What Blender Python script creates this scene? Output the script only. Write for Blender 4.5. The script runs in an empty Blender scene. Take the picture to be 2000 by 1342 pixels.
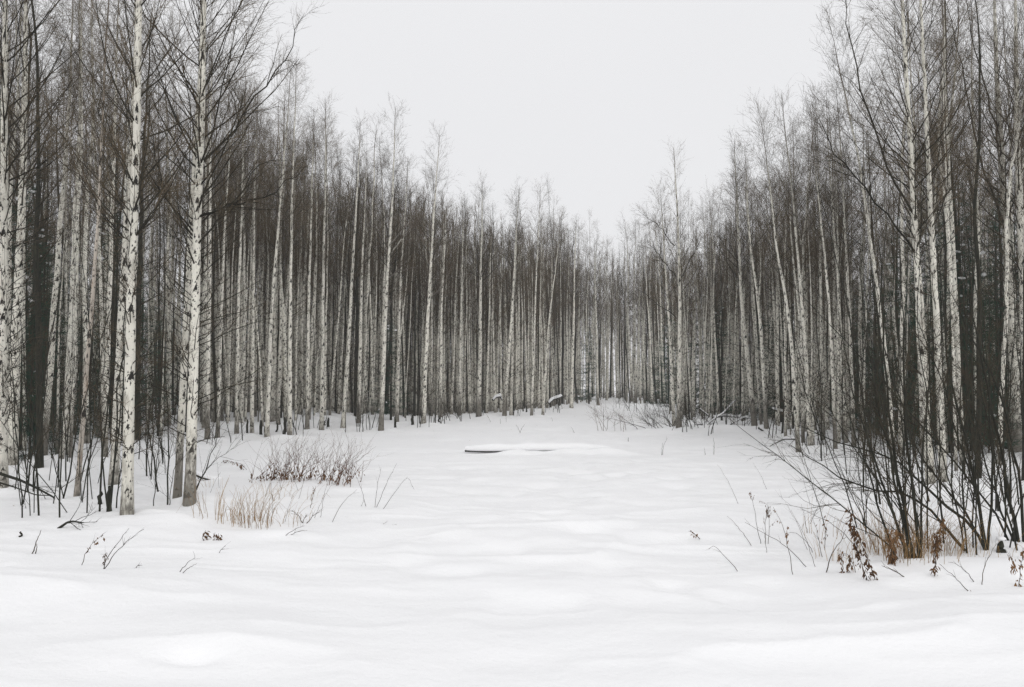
import bpy, math, random
import numpy as np

rng = np.random.default_rng(7)
random.seed(7)
C = bpy.context.scene.collection
SC = bpy.context.scene
HAZE = 0.0009
PI = math.pi

# ------------------------------------------------------------------ camera
F = 1700.0; CX, CY = 1000.0, 671.0; HORIZON = 740.0; EYE = 2.0
TILT = math.atan((HORIZON - CY) / F)
ct, st = math.cos(TILT), math.sin(TILT)


def ray(px, py):
    x = (px - CX) / F; u = (CY - py) / F
    return np.array([x, ct - u * st, st + u * ct])


# ------------------------------------------------------------------ terrain
def _hash(ix, iy, seed):
    h = (ix.astype(np.int64) * 374761393 + iy.astype(np.int64) * 668265263 + seed * 974711) & 0x7FFFFFFF
    h = ((h ^ (h >> 13)) * 1274126177) & 0x7FFFFFFF
    h = h ^ (h >> 16)
    return (h & 0xFFFF) / 65535.0


def vnoise(x, y, seed):
    x = np.asarray(x, float); y = np.asarray(y, float)
    ix = np.floor(x); iy = np.floor(y); fx = x - ix; fy = y - iy
    fx = fx * fx * fx * (fx * (fx * 6 - 15) + 10); fy = fy * fy * fy * (fy * (fy * 6 - 15) + 10)
    a = _hash(ix, iy, seed); b = _hash(ix + 1, iy, seed); c = _hash(ix, iy + 1, seed); d = _hash(ix + 1, iy + 1, seed)
    return (a * (1 - fx) + b * fx) * (1 - fy) + (c * (1 - fx) + d * fx) * fy - 0.5


def bump(x, y, cx, cy, sx, sy, h, rot=0.0):
    c, s = math.cos(rot), math.sin(rot)
    dx, dy = x - cx, y - cy
    u, v = c * dx + s * dy, -s * dx + c * dy
    return h * np.exp(-(u / sx) ** 2 - (v / sy) ** 2)


def terrain(x, y):
    x = np.asarray(x, float); y = np.asarray(y, float)
    w = y + 0.9 * vnoise(x * 0.35, y * 0.35, 9)
    z = 0.16 * vnoise(x * 0.11, y * 0.13, 1) + 0.10 * vnoise(x * 0.28, w * 0.45, 2)
    z = z + 0.055 * vnoise(x * 0.55, w * 1.25, 3)
    r = 1 - np.abs(vnoise(x * 0.42 + 3, w * 0.95, 5)) * 2          # wind ridges across the clearing
    z = z + 0.05 * (r ** 3 - 0.4) * np.exp(-((x - 0.5) / 7) ** 2)
    r2 = 1 - np.abs(vnoise(x * 0.9 + 0.35 * y, w * 1.9, 21)) * 2
    z = z + 0.026 * (r2 ** 4 - 0.3) * np.clip((y - 5) / 2, 0.35, 1) + 0.026 * vnoise(x * 1.5, w * 3.2, 4) + 0.006 * vnoise(x * 5, y * 8, 6)
    tread = np.exp(-((x - 0.3 - 0.06 * y) / 2.6) ** 2) * np.clip((y - 6) / 3, 0, 1)                   # old tracks drifted over
    z = z - 0.08 * tread * np.clip(vnoise(x * 1.9, y * 1.6, 14) * 2.2, 0, 1) ** 1.5 + 0.03 * tread * vnoise(x * 2.6, w * 2.9, 15)
    z = z + bump(x, y, -5.6, 8.0, 2.4, 0.85, 0.27) + bump(x, y, -2.35, 7.0, 0.95, 0.75, 0.12, -0.25)
    z = z + bump(x, y, -4.2, 6.0, 2.6, 1.0, 0.12)
    z = z + bump(x, y, 3.9, 7.0, 1.9, 0.8, 0.10, 0.1) + bump(x, y, 5.0, 9.3, 1.4, 0.5, 0.12)
    z = z - bump(x, y, -2.30, 6.28, 0.22, 0.10, 0.07)
    z = z + bump(x, y, -4.55, 12.1, 0.7, 0.55, 0.12) + bump(x, y, -3.0, 11.2, 0.7, 0.4, 0.09)
    z = z + bump(x, y, 8.3, 34.2, 2.6, 1.0, 0.22)
    z = z + bump(x, y, 1.3, 23.83, 1.2, 0.22, 0.14) + bump(x, y, 2.7, 23.85, .8, 0.25, 0.14) + bump(x, y, 0.0, 23.75, 0.5, 0.2, 0.08) + bump(x, y, 0.6, 24.6, 2.0, 0.5, 0.08)
    # the woods' floor is hummocky and rises a little
    side = np.clip((np.abs(x - 0.1 * y) - 6.5) / 9, 0, 1)
    z = z + side * (0.22 * vnoise(x * 0.6, y * 0.6, 11) + 0.25 * side)
    return z


def ground_hit(px, py):
    d = ray(px, py); zg = 0.0
    for _ in range(8):
        t = (zg - EYE) / d[2] if d[2] < -1e-4 else 100.0
        t = min(max(t, 3), 140)
        zg = 0.6 * float(terrain(d[0] * t, d[1] * t)) + 0.4 * zg
    X, Y = d[0] * t, d[1] * t
    return X, Y, float(terrain(X, Y))


def at_depth(px, py, Y):
    d = ray(px, py); t = Y / d[1]
    return np.array([d[0] * t, Y, EYE + d[2] * t])


# ------------------------------------------------------------------ mesh collecting
class Tubes:
    """Collects tapered tubes and leaf-like quads and links them as one mesh."""

    def __init__(s):
        s.v = []; s.f = []; s.uv = []; s.rad = []; s.mi = []; s.n = 0

    def add(s, P, R, sides, mat=0):
        P = np.asarray(P, float); R = np.asarray(R, float)
        if P.ndim == 2:
            P = P[None]; R = R[None]
        N, K, _ = P.shape
        if N == 0:
            return
        T = np.empty_like(P)
        T[:, 1:-1] = P[:, 2:] - P[:, :-2]; T[:, 0] = P[:, 1] - P[:, 0]; T[:, -1] = P[:, -1] - P[:, -2]
        L = np.linalg.norm(P[:, 1:] - P[:, :-1], axis=2)
        T /= np.maximum(np.linalg.norm(T, axis=2, keepdims=True), 1e-9)
        mean = T.mean(1)
        ref = np.where(np.abs(mean[:, :1]) < 0.75, np.array([[1.0, 0, 0]]), np.array([[0, 1.0, 0]]))
        U = np.cross(T, ref[:, None, :]); U /= np.maximum(np.linalg.norm(U, axis=2, keepdims=True), 1e-9)
        V = np.cross(T, U)
        a = np.arange(sides) * 2 * PI / sides
        ca, sa = np.cos(a)[None, None, :, None], np.sin(a)[None, None, :, None]
        VV = P[:, :, None, :] + R[:, :, None, None] * (U[:, :, None, :] * ca + V[:, :, None, :] * sa)
        s.v.append(VV.reshape(-1, 3))
        s.rad.append(np.repeat(R.reshape(-1), sides))
        base = s.n + (np.arange(N) * K * sides)[:, None, None] + (np.arange(K - 1) * sides)[None, :, None]
        i = np.arange(sides)[None, None, :]; j = (np.arange(sides) + 1)[None, None, :] % sides
        q = np.stack([base + i, base + j, base + sides + j, base + sides + i], -1).reshape(-1, 4)
        s.f.append(q)
        s.mi.append(np.full(len(q), mat, np.int32))
        vl = np.concatenate([np.zeros((N, 1)), np.cumsum(L, 1)], 1)
        r0 = R.max(1)
        ua = 2 * PI * r0[:, None, None] / sides
        ii = np.broadcast_to(i * ua, (N, K - 1, sides)); jj = np.broadcast_to((i + 1) * ua, (N, K - 1, sides))
        v0 = np.broadcast_to(vl[:, :-1, None], (N, K - 1, sides)); v1 = np.broadcast_to(vl[:, 1:, None], (N, K - 1, sides))
        s.uv.append(np.stack([ii, v0, jj, v0, jj, v1, ii, v1], -1).reshape(-1, 2))
        s.n += N * K * sides

    def quads(s, Q, mat=0):
        Q = np.asarray(Q, float)
        N = len(Q)
        if N == 0:
            return
        s.v.append(Q.reshape(-1, 3)); s.rad.append(np.full(N * 4, 0.01))
        s.f.append(s.n + np.arange(N * 4).reshape(N, 4)); s.mi.append(np.full(N, mat, np.int32))
        s.uv.append(np.tile(np.array([[0, 0], [1, 0], [1, 1], [0, 1.0]]), (N, 1)))
        s.n += N * 4

    def merge(s, o, M, off):
        """Append another collector turned by the 3x3 M and moved by off."""
        for v in o.v:
            s.v.append(v @ M.T + off)
        b = s.n
        for f in o.f:
            s.f.append(f + b)
        s.rad += o.rad; s.uv += o.uv; s.mi += o.mi; s.n += o.n

    def mesh(s, name, mats, smooth=True):
        me = bpy.data.meshes.new(name)
        v = np.concatenate(s.v); f = np.concatenate(s.f)
        me.vertices.add(len(v)); me.vertices.foreach_set('co', v.astype(np.float32).ravel())
        me.loops.add(f.size); me.loops.foreach_set('vertex_index', f.astype(np.int32).ravel())
        me.polygons.add(len(f)); me.polygons.foreach_set('loop_start', (np.arange(len(f)) * 4).astype(np.int32))
        me.polygons.foreach_set('material_index', np.concatenate(s.mi))
        uvl = me.uv_layers.new(name='UVMap'); uvl.data.foreach_set('uv', np.concatenate(s.uv).astype(np.float32).ravel())
        at = me.attributes.new('thickness', 'FLOAT', 'POINT'); at.data.foreach_set('value', np.concatenate(s.rad).astype(np.float32))
        for m in (mats if isinstance(mats, (list, tuple)) else [mats]):
            me.materials.append(m)
        me.update(calc_edges=True)
        if smooth:
            me.polygons.foreach_set('use_smooth', np.ones(len(f), bool))
        return me

    def build(s, name, mats, parent=None, smooth=True):
        o = bpy.data.objects.new(name, s.mesh(name, mats, smooth)); C.objects.link(o); o.parent = parent
        return o


def thing(name, label, cat, loc=(0, 0, 0), group=None, rz=0.0):
    o = bpy.data.objects.new(name, None); C.objects.link(o)
    o.location = loc; o.rotation_euler = (0, 0, rz); o.empty_display_size = 0.2
    o['label'] = label; o['category'] = cat
    if group: o['group'] = group
    return o


def dup(root, loc, rz, scale=1.0, label=None, group=None, tilt=(0, 0)):
    r = root.copy(); C.objects.link(r)
    r.location = loc; r.rotation_euler = (tilt[0], tilt[1], rz); r.scale = (scale, scale, scale)
    if label: r['label'] = label
    if group: r['group'] = group
    for ch in root.children:
        c = ch.copy(); C.objects.link(c); c.parent = r
    return r


# ------------------------------------------------------------------ materials
def new_mat(name, rough=0.85):
    m = bpy.data.materials.new(name); m.use_nodes = True
    nt = m.node_tree; b = nt.nodes['Principled BSDF']
    b.inputs['Roughness'].default_value = rough
    b.inputs['Specular IOR Level'].default_value = 0.2
    return m, nt, b


class NB:
    def __init__(s, nt): s.nt = nt
    def n(s, t, **kw):
        o = s.nt.nodes.new(t)
        for k, v in kw.items(): setattr(o, k, v)
        return o
    def put(s, sock, v):
        if isinstance(v, bpy.types.NodeSocket): s.nt.links.new(v, sock)
        else: sock.default_value = v
    def math(s, op, a, b=0.0, c=None, clamp=False):
        o = s.n('ShaderNodeMath', operation=op, use_clamp=clamp)
        s.put(o.inputs[0], a); s.put(o.inputs[1], b)
        if c is not None: s.put(o.inputs[2], c)
        return o.outputs[0]
    def step(s, x, lo, hi, a=0.0, b=1.0):
        o = s.n('ShaderNodeMapRange', interpolation_type='SMOOTHSTEP')
        for k, v in zip(('Value', 'From Min', 'From Max', 'To Min', 'To Max'), (x, lo, hi, a, b)): s.put(o.inputs[k], v)
        return o.outputs['Result']
    def mix(s, fac, a, b):
        o = s.n('ShaderNodeMix', data_type='RGBA')
        s.put(o.inputs['Factor'], fac); s.put(o.inputs[6], a); s.put(o.inputs[7], b)
        return o.outputs[2]
    def noise(s, vec, scale, detail=3.0, rough=0.55, dim='3D'):
        o = s.n('ShaderNodeTexNoise', noise_dimensions=dim)
        s.put(o.inputs['Vector'], vec); o.inputs['Scale'].default_value = scale
        o.inputs['Detail'].default_value = detail; o.inputs['Roughness'].default_value = rough
        return o.outputs['Fac']
    def comb(s, x, y, z=0.0):
        o = s.n('ShaderNodeCombineXYZ'); s.put(o.inputs[0], x); s.put(o.inputs[1], y); s.put(o.inputs[2], z)
        return o.outputs[0]


def birch_bark(name, white=(0.80, 0.775, 0.69), warm=0.0, scars=True):
    m, nt, bs = new_mat(name, 0.75); k = NB(nt)
    uv = k.n('ShaderNodeUVMap', uv_map='UVMap').outputs[0]
    sp = k.n('ShaderNodeSeparateXYZ'); k.put(sp.inputs[0], uv)
    u, v0 = sp.outputs[0], sp.outputs[1]
    rnd = k.n('ShaderNodeObjectInfo').outputs['Random']
    v = k.math('ADD', v0, k.math('MULTIPLY', rnd, 71.3))
    thick = k.n('ShaderNodeAttribute', attribute_name='thickness').outputs['Fac']
    P = k.comb(u, v)
    blot = k.noise(k.comb(k.math('MULTIPLY', u, 5), k.math('MULTIPLY', v, 3.0)), 1.0, 4)
    grey = (0.40, 0.375, 0.32, 1) if not warm else (0.38, 0.27, 0.20, 1)
    col = k.mix(k.step(blot, 0.50, 0.78), (*white, 1), grey)
    # fine horizontal lenticels
    len1 = k.noise(k.comb(k.math('MULTIPLY', u, 9), k.math('MULTIPLY', v, 75)), 1.0, 2)
    col = k.mix(k.math('MULTIPLY', k.step(len1, 0.64, 0.72), 0.4), col, (0.14, 0.125, 0.11, 1))
    len2 = k.noise(k.comb(k.math('MULTIPLY', u, 4.5), k.math('MULTIPLY', v, 26)), 1.0, 2)
    col = k.mix(k.math('MULTIPLY', k.step(len2, 0.68, 0.71), 0.85), col, (0.045, 0.04, 0.036, 1))
    # black branch scars shaped like little roofs
    for (su, sv, off, big) in ((0.15, 0.22, 0.0, 0.40), (0.26, 0.37, 7.7, 0.42), (0.075, 0.10, 3.3, 0.36)):
        su_, sv_ = k.math('DIVIDE', u, su), k.math('DIVIDE', k.math('ADD', v, off), sv)
        vo = k.n('ShaderNodeTexVoronoi', voronoi_dimensions='2D'); k.put(vo.inputs['Vector'], k.comb(su_, sv_)); vo.inputs['Scale'].default_value = 1.0
        ps = k.n('ShaderNodeSeparateXYZ'); k.put(ps.inputs[0], vo.outputs['Position'])
        cr = k.n('ShaderNodeSeparateColor'); k.put(cr.inputs[0], vo.outputs['Color'])
        wob = k.math('MULTIPLY', k.math('SUBTRACT', k.noise(P, 34.0, 4), 0.5), 0.55)
        dx = k.math('ABSOLUTE', k.math('ADD', k.math('SUBTRACT', su_, ps.outputs[0]), wob))
        dy = k.math('ADD', k.math('SUBTRACT', sv_, ps.outputs[1]), wob)
        wid = k.math('MULTIPLY_ADD', k.math('POWER', cr.outputs[0], 1.8), big + 0.06, 0.12)
        rel = k.math('DIVIDE', dx, wid)
        a = k.math('ABSOLUTE', k.math('MULTIPLY_ADD', dx, 0.55, dy))
        th = k.math('MULTIPLY', k.math('SUBTRACT', 1.0, rel), k.math('MULTIPLY_ADD', cr.outputs[1], 0.17, 0.08))
        inside = k.step(k.math('SUBTRACT', th, a), -0.015, 0.03)
        inside = k.math('MULTIPLY', inside, k.step(cr.outputs[2], 0.24 if su > .1 else .62, 0.30 if su > .1 else .66))
        col = k.mix(inside, col, (0.022, 0.020, 0.018, 1))
    # dark fissured foot
    foot = k.noise(k.comb(k.math('MULTIPLY', u, 14), k.math('MULTIPLY', v, 5)), 1.0, 4, 0.65)
    h = k.math('ADD', v0, k.math('MULTIPLY', k.math('SUBTRACT', foot, 0.5), 2.4))
    fr = k.math('FRACT', k.math('MULTIPLY', rnd, 7.77))
    h = k.math('SUBTRACT', h, k.math('MULTIPLY_ADD', fr, 1.1, -0.25))
    col = k.mix(k.math('MULTIPLY', k.step(h, 0.2, 1.25, 1.0, 0.0), 0.88), col, k.mix(foot, (0.03, 0.027, 0.022, 1), (0.20, 0.18, 0.15, 1)))
    # thin tops turn brown
    col = k.mix(k.step(thick, 0.008, 0.022, 1.0, 0.0), col, (0.13, 0.105, 0.085, 1))
    hs = k.n('ShaderNodeHueSaturation'); k.put(hs.inputs['Color'], col)
    k.put(hs.inputs['Value'], k.math('MULTIPLY_ADD', rnd, 0.26, 0.80))
    k.put(bs.inputs['Base Color'], hs.outputs[0])
    bp = k.n('ShaderNodeBump'); bp.inputs['Strength'].default_value = 0.25; bp.inputs['Distance'].default_value = 0.01
    k.put(bp.inputs['Height'], len1); k.put(bs.inputs['Normal'], bp.outputs[0])
    return m


def dark_bark(name, lo, hi):
    m, nt, bs = new_mat(name, 0.9); k = NB(nt)
    uv = k.n('ShaderNodeUVMap', uv_map='UVMap').outputs[0]
    sp = k.n('ShaderNodeSeparateXYZ'); k.put(sp.inputs[0], uv)
    rnd = k.n('ShaderNodeObjectInfo').outputs['Random']
    v = k.math('MULTIPLY_ADD', rnd, 57.0, sp.outputs[1])
    n1 = k.noise(k.comb(k.math('MULTIPLY', sp.outputs[0], 30), k.math('MULTIPLY', v, 7)), 1.0, 5, 0.65)
    n2 = k.noise(k.comb(k.math('MULTIPLY', sp.outputs[0], 4), k.math('MULTIPLY', v, 1.3)), 1.0, 3)
    col = k.mix(k.step(n1, 0.3, 0.7), (*lo, 1), (*hi, 1))
    col = k.mix(k.math('MULTIPLY', k.step(n2, 0.55, 0.72), 0.6), col, (hi[0] * 1.7, hi[1] * 1.75, hi[2] * 1.6, 1))
    k.put(bs.inputs['Base Color'], col)
    bp = k.n('ShaderNodeBump'); bp.inputs['Strength'].default_value = 0.5; bp.inputs['Distance'].default_value = 0.01
    k.put(bp.inputs['Height'], n1); k.put(bs.inputs['Normal'], bp.outputs[0])
    return m


def plain(name, lo, hi, scale=12.0, rough=0.9):
    m, nt, bs = new_mat(name, rough); k = NB(nt)
    tc = k.n('ShaderNodeTexCoord').outputs['Object']
    rnd = k.n('ShaderNodeObjectInfo').outputs['Random']
    n1 = k.math('ADD', k.noise(tc, scale, 3), k.math('MULTIPLY_ADD', rnd, 0.3, -0.15))
    k.put(bs.inputs['Base Color'], k.mix(k.step(n1, 0.3, 0.7), (*lo, 1), (*hi, 1)))
    return m


def snow_mat(name):
    m, nt, bs = new_mat(name, 0.65); k = NB(nt)
    tc = k.n('ShaderNodeTexCoord').outputs['Object']
    n1 = k.noise(tc, 0.6, 4)
    k.put(bs.inputs['Base Color'], k.mix(n1, (0.88, 0.885, 0.895, 1), (0.92, 0.92, 0.925, 1)))
    bs.inputs['Specular IOR Level'].default_value = 0.1
    g1 = k.noise(tc, 90, 3); g2 = k.noise(tc, 7.0, 5, 0.6)
    g3 = k.noise(tc, 26.0, 4, 0.6)
    h = k.math('MULTIPLY_ADD', g3, 0.35, g2)
    bp = k.n('ShaderNodeBump'); bp.inputs['Strength'].default_value = 0.42; bp.inputs['Distance'].default_value = 0.035
    k.put(bp.inputs['Height'], h); k.put(bs.inputs['Normal'], bp.outputs[0])
    return m


M_birch = birch_bark('birch_bark')
M_pink = birch_bark('peeling_birch_bark', (0.50, 0.45, 0.39), 1.0)
M_alder = dark_bark('alder_bark', (0.010, 0.0107, 0.0075), (0.034, 0.034, 0.025))
M_twig = plain('birch_twig', (0.058, 0.045, 0.028), (0.128, 0.098, 0.062), 2.0)
M_limb = plain('dark_limb', (0.013, 0.0118, 0.0082), (0.034, 0.030, 0.021), 3.0)
M_alimb = plain('alder_twig', (0.024, 0.0200, 0.0125), (0.058, 0.047, 0.030), 3.0)
M_needle = plain('spruce_needle', (0.009, 0.036, 0.021), (0.026, 0.074, 0.046), 2.5)
M_snow = snow_mat('snow')
M_grass = plain('dead_grass', (0.20, 0.115, 0.045), (0.40, 0.265, 0.125), 9.0)
M_leaf = plain('dead_leaf', (0.075, 0.038, 0.018), (0.22, 0.12, 0.055), 30.0)
M_red = plain('willow_stem', (0.060, 0.025, 0.012), (0.130, 0.060, 0.030), 6.0)
M_stalk = plain('weed_stalk', (0.035, 0.027, 0.020), (0.09, 0.068, 0.048), 6.0)

# ------------------------------------------------------------------ branching
def unit(a):
    return a / np.maximum(np.linalg.norm(a, axis=-1, keepdims=True), 1e-9)


def sample(P, idx, t):
    K = P.shape[1]; s = t * (K - 1); i = np.minimum(s.astype(int), K - 2); f = (s - i)[:, None]
    a, b = P[idx, i], P[idx, i + 1]
    return a * (1 - f) + b * f, unit(b - a)


def sample_r(R, idx, t):
    K = R.shape[1]; s = t * (K - 1); i = np.minimum(s.astype(int), K - 2); f = s - i
    return R[idx, i] * (1 - f) + R[idx, i + 1] * f


def spawn(g, P, R, n, tlo, thi, llo, lhi, alo, ahi, K, rfac, rmin, rmax, grav=0.0, wob=0.12, lenfall=0.5, rtip=0.35, up=0.0):
    """n children scattered over the paths P by their length."""
    L = np.linalg.norm(np.diff(P, axis=1), axis=2).sum(1)
    idx = g.choice(len(P), n, p=L / L.sum()); t = g.uniform(tlo, thi, n)
    pos, tan = sample(P, idx, t)
    pr = unit(np.cross(tan, unit(g.normal(size=(n, 3)))))
    a = g.uniform(alo, ahi, n)[:, None]
    d = unit(np.cos(a) * tan + np.sin(a) * pr + np.array([0, 0, up]))
    ln = g.uniform(llo, lhi, n) * (1 - lenfall * t)
    pts = np.empty((n, K, 3)); pts[:, 0] = pos; dirn = d.copy()
    for j in range(1, K):
        pts[:, j] = pts[:, j - 1] + dirn * (ln / (K - 1))[:, None]
        dirn = unit(dirn + g.normal(size=(n, 3)) * wob + np.array([0, 0, grav]))
    r0 = np.clip(sample_r(R, idx, t) * rfac, rmin, rmax)
    rr = r0[:, None] * (1 - (1 - rtip) * np.linspace(0, 1, K)[None])
    return pts, rr


def trunk_path(g, H, lean, K=26, wob=0.02, way=None):
    z = np.linspace(0, 1, K)
    if way is not None:                                   # way: [(x, z offset from the foot)] of one photographed trunk
        wx = np.array([w[0] for w in way]); wy = np.array([w[1] for w in way]); wz = np.array([w[2] for w in way])
        h = z * H
        x = np.interp(h, wz, wx); y = np.interp(h, wz, wy)
        sx = (wx[-1] - wx[-2]) / max(wz[-1] - wz[-2], 0.1)
        over = np.maximum(h - wz[-1], 0)
        x = x + over * sx
        ker = np.array([1, 2, 3, 2, 1.0]) / 9
        for _ in range(2):
            xp = np.pad(x, 2, mode='edge'); xs = np.convolve(xp, ker, 'valid'); xs[0] = x[0]; xs[-1] = x[-1]; x = xs
        P = np.stack([x, y, h], 1)
        w = wob * 0.5
    else:
        P = np.stack([lean[0] * z * H + lean[2] * z ** 2 * H, lean[1] * z * H + lean[3] * z ** 2 * H, z * H], 1)
        w = wob
    ph = g.uniform(0, 6.28, 4); fr = g.uniform(0.8, 2.2, 4)
    P[:, 0] += w * H * 0.3 * (np.sin(fr[0] * z * 6.28 + ph[0]) - np.sin(ph[0])) * z
    P[:, 1] += w * H * 0.3 * (np.sin(fr[1] * z * 6.28 + ph[1]) - np.sin(ph[1])) * z
    P[:, 0] += w * 0.9 * (np.sin(fr[2] * z * 25 + ph[2]) - np.sin(ph[2])) * np.minimum(z * 4, 1)
    foot = P[:1] - np.array([[0, 0, 0.35]])
    return np.concatenate([foot, P])


def trunk_radius(P, r0, H):
    h = np.clip(P[:, 2] / H, 0, 1)
    r = r0 * (0.93 * (1 - h) ** 0.85 + 0.035)
    return r * (1 + 0.22 * np.exp(-np.maximum(P[:, 2], -0.1) / 0.14))


def grow(seed, H=12.5, r0=0.085, lean=(0, 0, 0, 0), cs=0.42, nb=70, Lmax=2.1, dens=1.0, sides=12, dead=45,
         tw=(0.0020, 0.0030), way=None, limbs=None, theta=(0.95, 0.42), wob=0.02, droop=-0.02, fine=True, lowtw=1.0):
    """(trunk, crown) collectors of one broadleaved tree, foot at the origin."""
    g = np.random.default_rng(seed)
    P = trunk_path(g, H, lean, wob=wob, way=way); R = trunk_radius(P, r0, H)
    tr = Tubes(); tr.add(P, R, sides)
    cr = Tubes()
    PP, RR = P[None], R[None]
    # boughs
    s = np.sort(g.uniform(0, 1, nb)) ** 0.9
    t = cs + (0.985 - cs) * s
    pos, tan = sample(PP, np.zeros(nb, int), t)
    az = np.arange(nb) * 2.4 + g.uniform(-0.5, 0.5, nb)
    th = theta[0] + (theta[1] - theta[0]) * s + g.normal(size=nb) * 0.12
    prof = np.minimum(1, s * 3.0 + 0.45) * (1 - s) ** 0.75 + 0.10
    ln = Lmax * prof * g.uniform(0.65, 1.2, nb)
    K = 8
    B = np.empty((nb, K, 3)); B[:, 0] = pos
    bend = g.uniform(0.25, 0.65, nb)
    for j in range(1, K):
        f = j / K
        tt = np.maximum(th * (1 - bend * f), 0.12) + g.normal(size=nb) * 0.06
        az = az + g.normal(size=nb) * 0.10
        d = np.stack([np.sin(tt) * np.cos(az), np.sin(tt) * np.sin(az), np.cos(tt)], 1)
        B[:, j] = B[:, j - 1] + d * (ln / (K - 1))[:, None]
    rb = np.clip(sample_r(RR, np.zeros(nb, int), t) * 0.20, 0.0038, 0.0125) * np.clip(ln / 1.4, 0.5, 1.4)
    BR = rb[:, None] * (1 - 0.75 * np.linspace(0, 1, K)[None])
    cr.add(B, BR, 5, 1)
    lb = []
    if limbs is not None:                                  # stout limbs given by hand
        for lp, lr in limbs:
            lp = np.asarray(lp, float)
            lt = Tubes(); lb.append(lt)
            q = np.linspace(0, 1, 12)
            src = np.linspace(0, 1, len(lp))
            LP = np.stack([np.interp(q, src, lp[:, i]) for i in range(3)], 1)
            LP[1:-1] = (LP[:-2] + 2 * LP[1:-1] + LP[2:]) / 4
            LP[1:] += g.normal(size=(11, 3)) * 0.025
            LR = lr * (1 - 0.8 * q)
            lt.add(LP, LR, 6, 1)
            sub, subr = spawn(g, LP[None], LR[None], 14, 0.25, 1.0, 0.4, 1.3, 0.4, 0.9, 8, 0.6, 0.003, 0.01, 0.02)
            lt.add(sub, subr, 4, 1)
            x1, r1 = spawn(g, np.concatenate([sub]), subr, 130, 0.1, 1.0, 0.2, 0.6, 0.3, 0.9, 4, 0.6, tw[0], tw[1], droop * 2)
            lt.add(x1, r1, 3, 0)
            x2, r2 = spawn(g, x1, r1, 260, 0.1, 1.0, 0.1, 0.25, 0.3, 0.9, 2, 0.8, tw[0] * 0.8, tw[1], 0)
            lt.add(x2, r2, 3, 0)
    # second order, twigs, twiglets
    n2 = int(nb * 4.5 * dens)
    B2, R2 = spawn(g, B, BR, n2, 0.15, 0.97, 0.4, 1.05, 0.30, 0.8, 5, 0.6, 0.0026, 0.007, 0.03, 0.10, 0.5)
    cr.add(B2, R2, 3, 0)
    n3 = int(n2 * 4.2)
    B3, R3 = spawn(g, B2, R2, n3, 0.1, 1.0, 0.2, 0.6, 0.25, 0.85, 4, 0.7, tw[0], tw[1], droop, 0.12, 0.3)
    cr.add(B3, R3, 3, 0)
    if fine:
        n4 = int(n3 * 1.6)
        B4, R4 = spawn(g, B3, R3, n4, 0.1, 1.0, 0.08, 0.26, 0.3, 0.9, 2, 0.8, tw[0] * 0.8, tw[1] * 0.9, 0, 0, 0.3)
        cr.add(B4, R4, 3, 0)
    # dry little side shoots below the crown
    if dead:
        D, DR = spawn(g, PP, RR, dead, 0.10, cs + 0.08, 0.35, 1.35 * lowtw, 0.75, 1.35, 5, 0.12, 0.0035, 0.009, 0.07, 0.12, 0.1)
        cr.add(D, DR, 4, 1)
        D2, DR2 = spawn(g, D, DR, int(dead * 4 * dens), 0.15, 1.0, 0.12, 0.55, 0.4, 0.9, 4, 0.6, tw[0], tw[1] * 1.2, 0.0, 0.12, 0.3)
        cr.add(D2, DR2, 3, 0)
        D3, DR3 = spawn(g, D2, DR2, int(dead * 7 * dens), 0.15, 1.0, 0.08, 0.25, 0.4, 0.9, 2, 0.8, tw[0] * 0.8, tw[1], 0.0, 0.1, 0.3)
        cr.add(D3, DR3, 3, 0)
    return (tr, cr, lb) if limbs is not None else (tr, cr)


def plant_tree(tr, cr, name, label, cat, loc, bark, twig, limb, group=None, rz=0.0, limbs=(), limb_bark=None):
    t = thing(name, label, cat, loc, group, rz)
    tr.build('trunk', bark, t)
    cr.build('crown', [twig, limb], t, smooth=False)
    for l in limbs: l.build('limb', [twig, limb_bark or limb], t, smooth=False)
    return t


# ------------------------------------------------------------------ world, sun, camera
w = bpy.data.worlds.new('World'); SC.world = w; w.use_nodes = True
nt = w.node_tree; k = NB(nt)
bg = nt.nodes['Background']
SUN_EL, SUN_ROT = math.radians(38), math.radians(168)
sky = k.n('ShaderNodeTexSky', sky_type='NISHITA'); sky.sun_disc = False
sky.sun_elevation = SUN_EL; sky.sun_rotation = SUN_ROT; sky.air_density = 1.0; sky.dust_density = 4.0
tc = k.n('ShaderNodeTexCoord').outputs['Generated']
sp = k.n('ShaderNodeSeparateXYZ'); k.put(sp.inputs[0], tc)
cl = k.noise(tc, 1.6, 3)
level = k.math('MULTIPLY', k.step(sp.outputs[2], 0.30, 1.0, 1.0, 1.12), k.math('MULTIPLY_ADD', cl, 0.05, 0.975))
cloud = k.mix(level, (0, 0, 0, 1), (8.62, 8.62, 8.76, 1))        # overcast cloud deck
mx = k.mix(0.96, sky.outputs[0], cloud)
nt.links.new(mx, bg.inputs['Color'])
for n in nt.nodes:
    if n.type == 'MIX': n.clamp_factor = False; n.clamp_result = False
bg.inputs['Strength'].default_value = 0.1

sd = bpy.data.lights.new('sun', 'SUN'); sd.energy = 0.74; sd.angle = math.radians(60); sd.color = (1.0, 0.985, 0.96)
so = bpy.data.objects.new('sun', sd); C.objects.link(so)
# the sun's direction in the sky: behind the camera, a little to its left
sx, sy, sz = math.sin(SUN_ROT) * math.cos(SUN_EL), math.cos(SUN_ROT) * math.cos(SUN_EL), math.sin(SUN_EL)
from mathutils import Vector
so.rotation_euler = Vector((sx, sy, sz)).to_track_quat('Z', 'Y').to_euler()

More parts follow.
